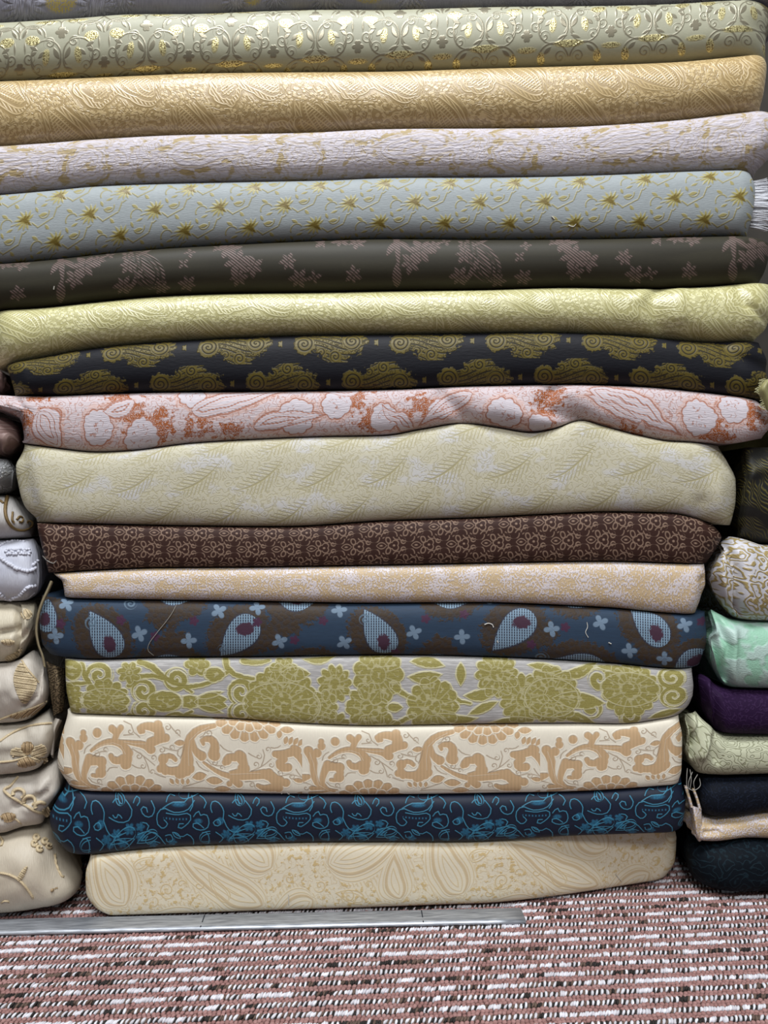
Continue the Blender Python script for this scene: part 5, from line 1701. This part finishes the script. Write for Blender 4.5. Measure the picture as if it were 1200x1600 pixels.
# selvage strip hanging between the ivory silk and the dark blue cloth
strip = [(81, 908), (76, 920), (66, 942), (60, 962), (57, 984), (60, 1006), (67, 1026), (70, 1042)]
loft('edge_binding', [[(x - 2.6, y - 1, -.004), (x, y, -.008), (x + 2.6, y + 1, -.004)] for x, y in strip], cloth_mat('sand_selvage', pat_slub('8c8064', '766a50', .12)), h_.ob, .0012, 5, 40)
lace = cloth_mat('brown_lace', pat_fine('4a4032', '83735a', .08, 6.0, 2.6, .9, 3.0))
loft('lace_edge', [[(72, 1034, .02), (86, 1040, .004), (101, 1044, .022)], [(76, 1064, .016), (90, 1066, .002), (102, 1074, .022)], [(80, 1092, .016), (91, 1092, .006), (101, 1098, .022)], [(84, 1118, .02), (92, 1114, .014), (97, 1114, .024)]], lace, h_.ob, .0012, 16, 24)
loft('folded_edge', [[(86, 1122, .02), (92, 1124, .014), (97, 1126, .02)], [(80, 1140, .022), (84, 1144, .014), (88, 1148, .022)], [(78, 1176, .022), (81, 1180, .016), (84, 1184, .024)]], linen, f_.ob, .0014, 10, 20)

# ---- right stack: turned-up end of the thin cloth, frayed corner, threads
r7 = RC[7]
loft('turned_up_end', [[(1076, 1259, .010), (1084, 1260, -.001), (1096, 1264, .006)], [(1080, 1280, .008), (1087, 1282, -.003), (1097, 1284, .004)], [(1084, 1302, .008), (1090, 1304, -.002), (1098, 1300, .004)], [(1090, 1313, .010), (1093, 1315, .004), (1098, 1312, .008)]], pinkish, r7.ob, .0016, 14, 22)
loft('turned_up_end', [[(1068, 1227, .008), (1071, 1228, .0), (1074, 1229, .006)], [(1073, 1244, .006), (1076, 1244, -.003), (1079, 1245, .006)], [(1078, 1262, .004), (1081, 1262, -.004), (1084, 1263, .006)]], pinkish, r7.ob, .0014, 8, 16)
loft('turned_up_end', [[(1080, 1232, .012), (1083, 1232, .008), (1086, 1233, .012)], [(1086, 1248, .010), (1089, 1248, .004), (1092, 1249, .010)], [(1090, 1264, .008), (1093, 1264, .002), (1097, 1266, .008)]], pinkish, r7.ob, .0014, 8, 16)
gthread = plain('grey_thread', '8d8a84', .6, .3)
wthread = plain('pale_thread', 'c9c7c0', .6, .3)


def thread_px(ob, pts, mat, r=.00035, n=24, name='loose_thread'):
    s = spline(pts, n)
    return tube(name, [P(*q) for q in s], r, mat, ob, 5)


r5 = RC[5].ob
thread_px(r5, [(1074, 1200, -.002), (1073, 1216, -.004), (1074, 1230, -.004), (1084, 1235, -.006), (1094, 1228, -.004), (1093, 1216, -.002)], gthread)
thread_px(r5, [(1078, 1202, -.001), (1080, 1218, -.003), (1078, 1233, -.003)], gthread)
thread_px(r5, [(1082, 1206, -.001), (1076, 1222, -.004), (1076, 1240, -.003)], gthread)
thread_px(r5, [(1090, 1210, .0), (1084, 1222, -.003), (1086, 1236, -.003)], gthread)

r0 = RC[0].ob
loft('frayed_corner', [[(1192, 594, -.014), (1204, 592, -.018), (1216, 592, .0)], [(1184, 610, -.016), (1196, 606, -.022), (1216, 604, -.004)], [(1190, 626, -.016), (1200, 622, -.020), (1216, 622, -.004)], [(1193, 636, -.014), (1204, 646, -.016), (1216, 650, .0)]], celery, r0, .0014, 20, 26)
rng = random.Random(5)
fr_ = []
for k in range(26):
    y0 = 592 + k * 1.9
    x0 = 1192 - 7 * math.exp(-((y0 - 610) / 8) ** 2) + rng.uniform(-1, 1)
    fr_.append(tube('s', [P(*q) for q in spline([(x0 + 4, y0, -.016), (x0, y0 + rng.uniform(-1, 1), -.017), (x0 - rng.uniform(3, 7), y0 + rng.uniform(-4, 4), -.016)], 6)], .00035, None, None, 4))
link('frayed_threads', join_meshes('frayed_threads', fr_), plain('celery_thread', 'a9a67e', .5, .4), r0)

# white frayed edge of the blue grey cloth
c4 = C[4]
fringe = plain('white_fringe', 'dcdee4', .6, .3)
rng = random.Random(9)
fr_ = []
for k in range(150):
    f = k / 149
    y0 = 284 + 72 * f + rng.uniform(-.6, .6)
    ln_ = (20 + rng.uniform(0, 9)) * (1.0 - .35 * abs(f - .5) ** 1.5 * 2)
    dp = .001 + .005 * abs(f - .5) * 2 + rng.uniform(0, .003)
    dr = rng.uniform(-2.5, 2.5) + (f - .4) * 8
    fr_.append(tube('s', [P(*q) for q in spline([(1172, y0, dp + .004), (1180, y0 + dr * .2, dp), (1180 + ln_ * .6, y0 + dr * .6, dp + .001), (1180 + ln_, y0 + dr, dp + .004)], 7)], .00042, None, None, 4))
o = link('fringe', join_meshes('fringe', fr_), fringe, c4.ob)
o['label'] = 'white frayed fringe'
o['kind'] = 'stuff'


# stray threads lying on the cloths
def stray(cl, pts, r=.00032, mat=wthread):
    s = spline(pts, 20)
    return tube('loose_thread', [cl.surf(a, b, .0007) for a, b in s], r, mat, cl.ob, 5)


stray(C[12], [(276, 944), (270, 956), (262, 968), (246, 988), (233, 1006), (231, 1016), (240, 1024)], .0003, gthread)
stray(C[12], [(757, 976), (763, 974), (769, 976), (771, 980)], .0005)
stray(C[12], [(917, 972), (918, 980), (915, 988), (919, 996)])
stray(C[12], [(951, 1004), (955, 1006)], .0005)
stray(C[12], [(777, 1001), (778, 1004)], .0005)
stray(C[10], [(66, 868), (74, 876), (84, 880), (88, 876)], .0004, gthread)
stray(C[14], [(440, 1240), (444, 1237), (452, 1241)], .0004)
stray(C[16], [(451, 1398), (451, 1408), (451, 1418)], .00035)
stray(C[16], [(962, 1366), (974, 1378), (990, 1374)], .0003)
stray(C[5], [(84, 452), (85, 447)], .0005)
stray(C[4], [(862, 338), (866, 342)], .0005)
stray(C[4], [(888, 352), (896, 354), (900, 350)], .0004)
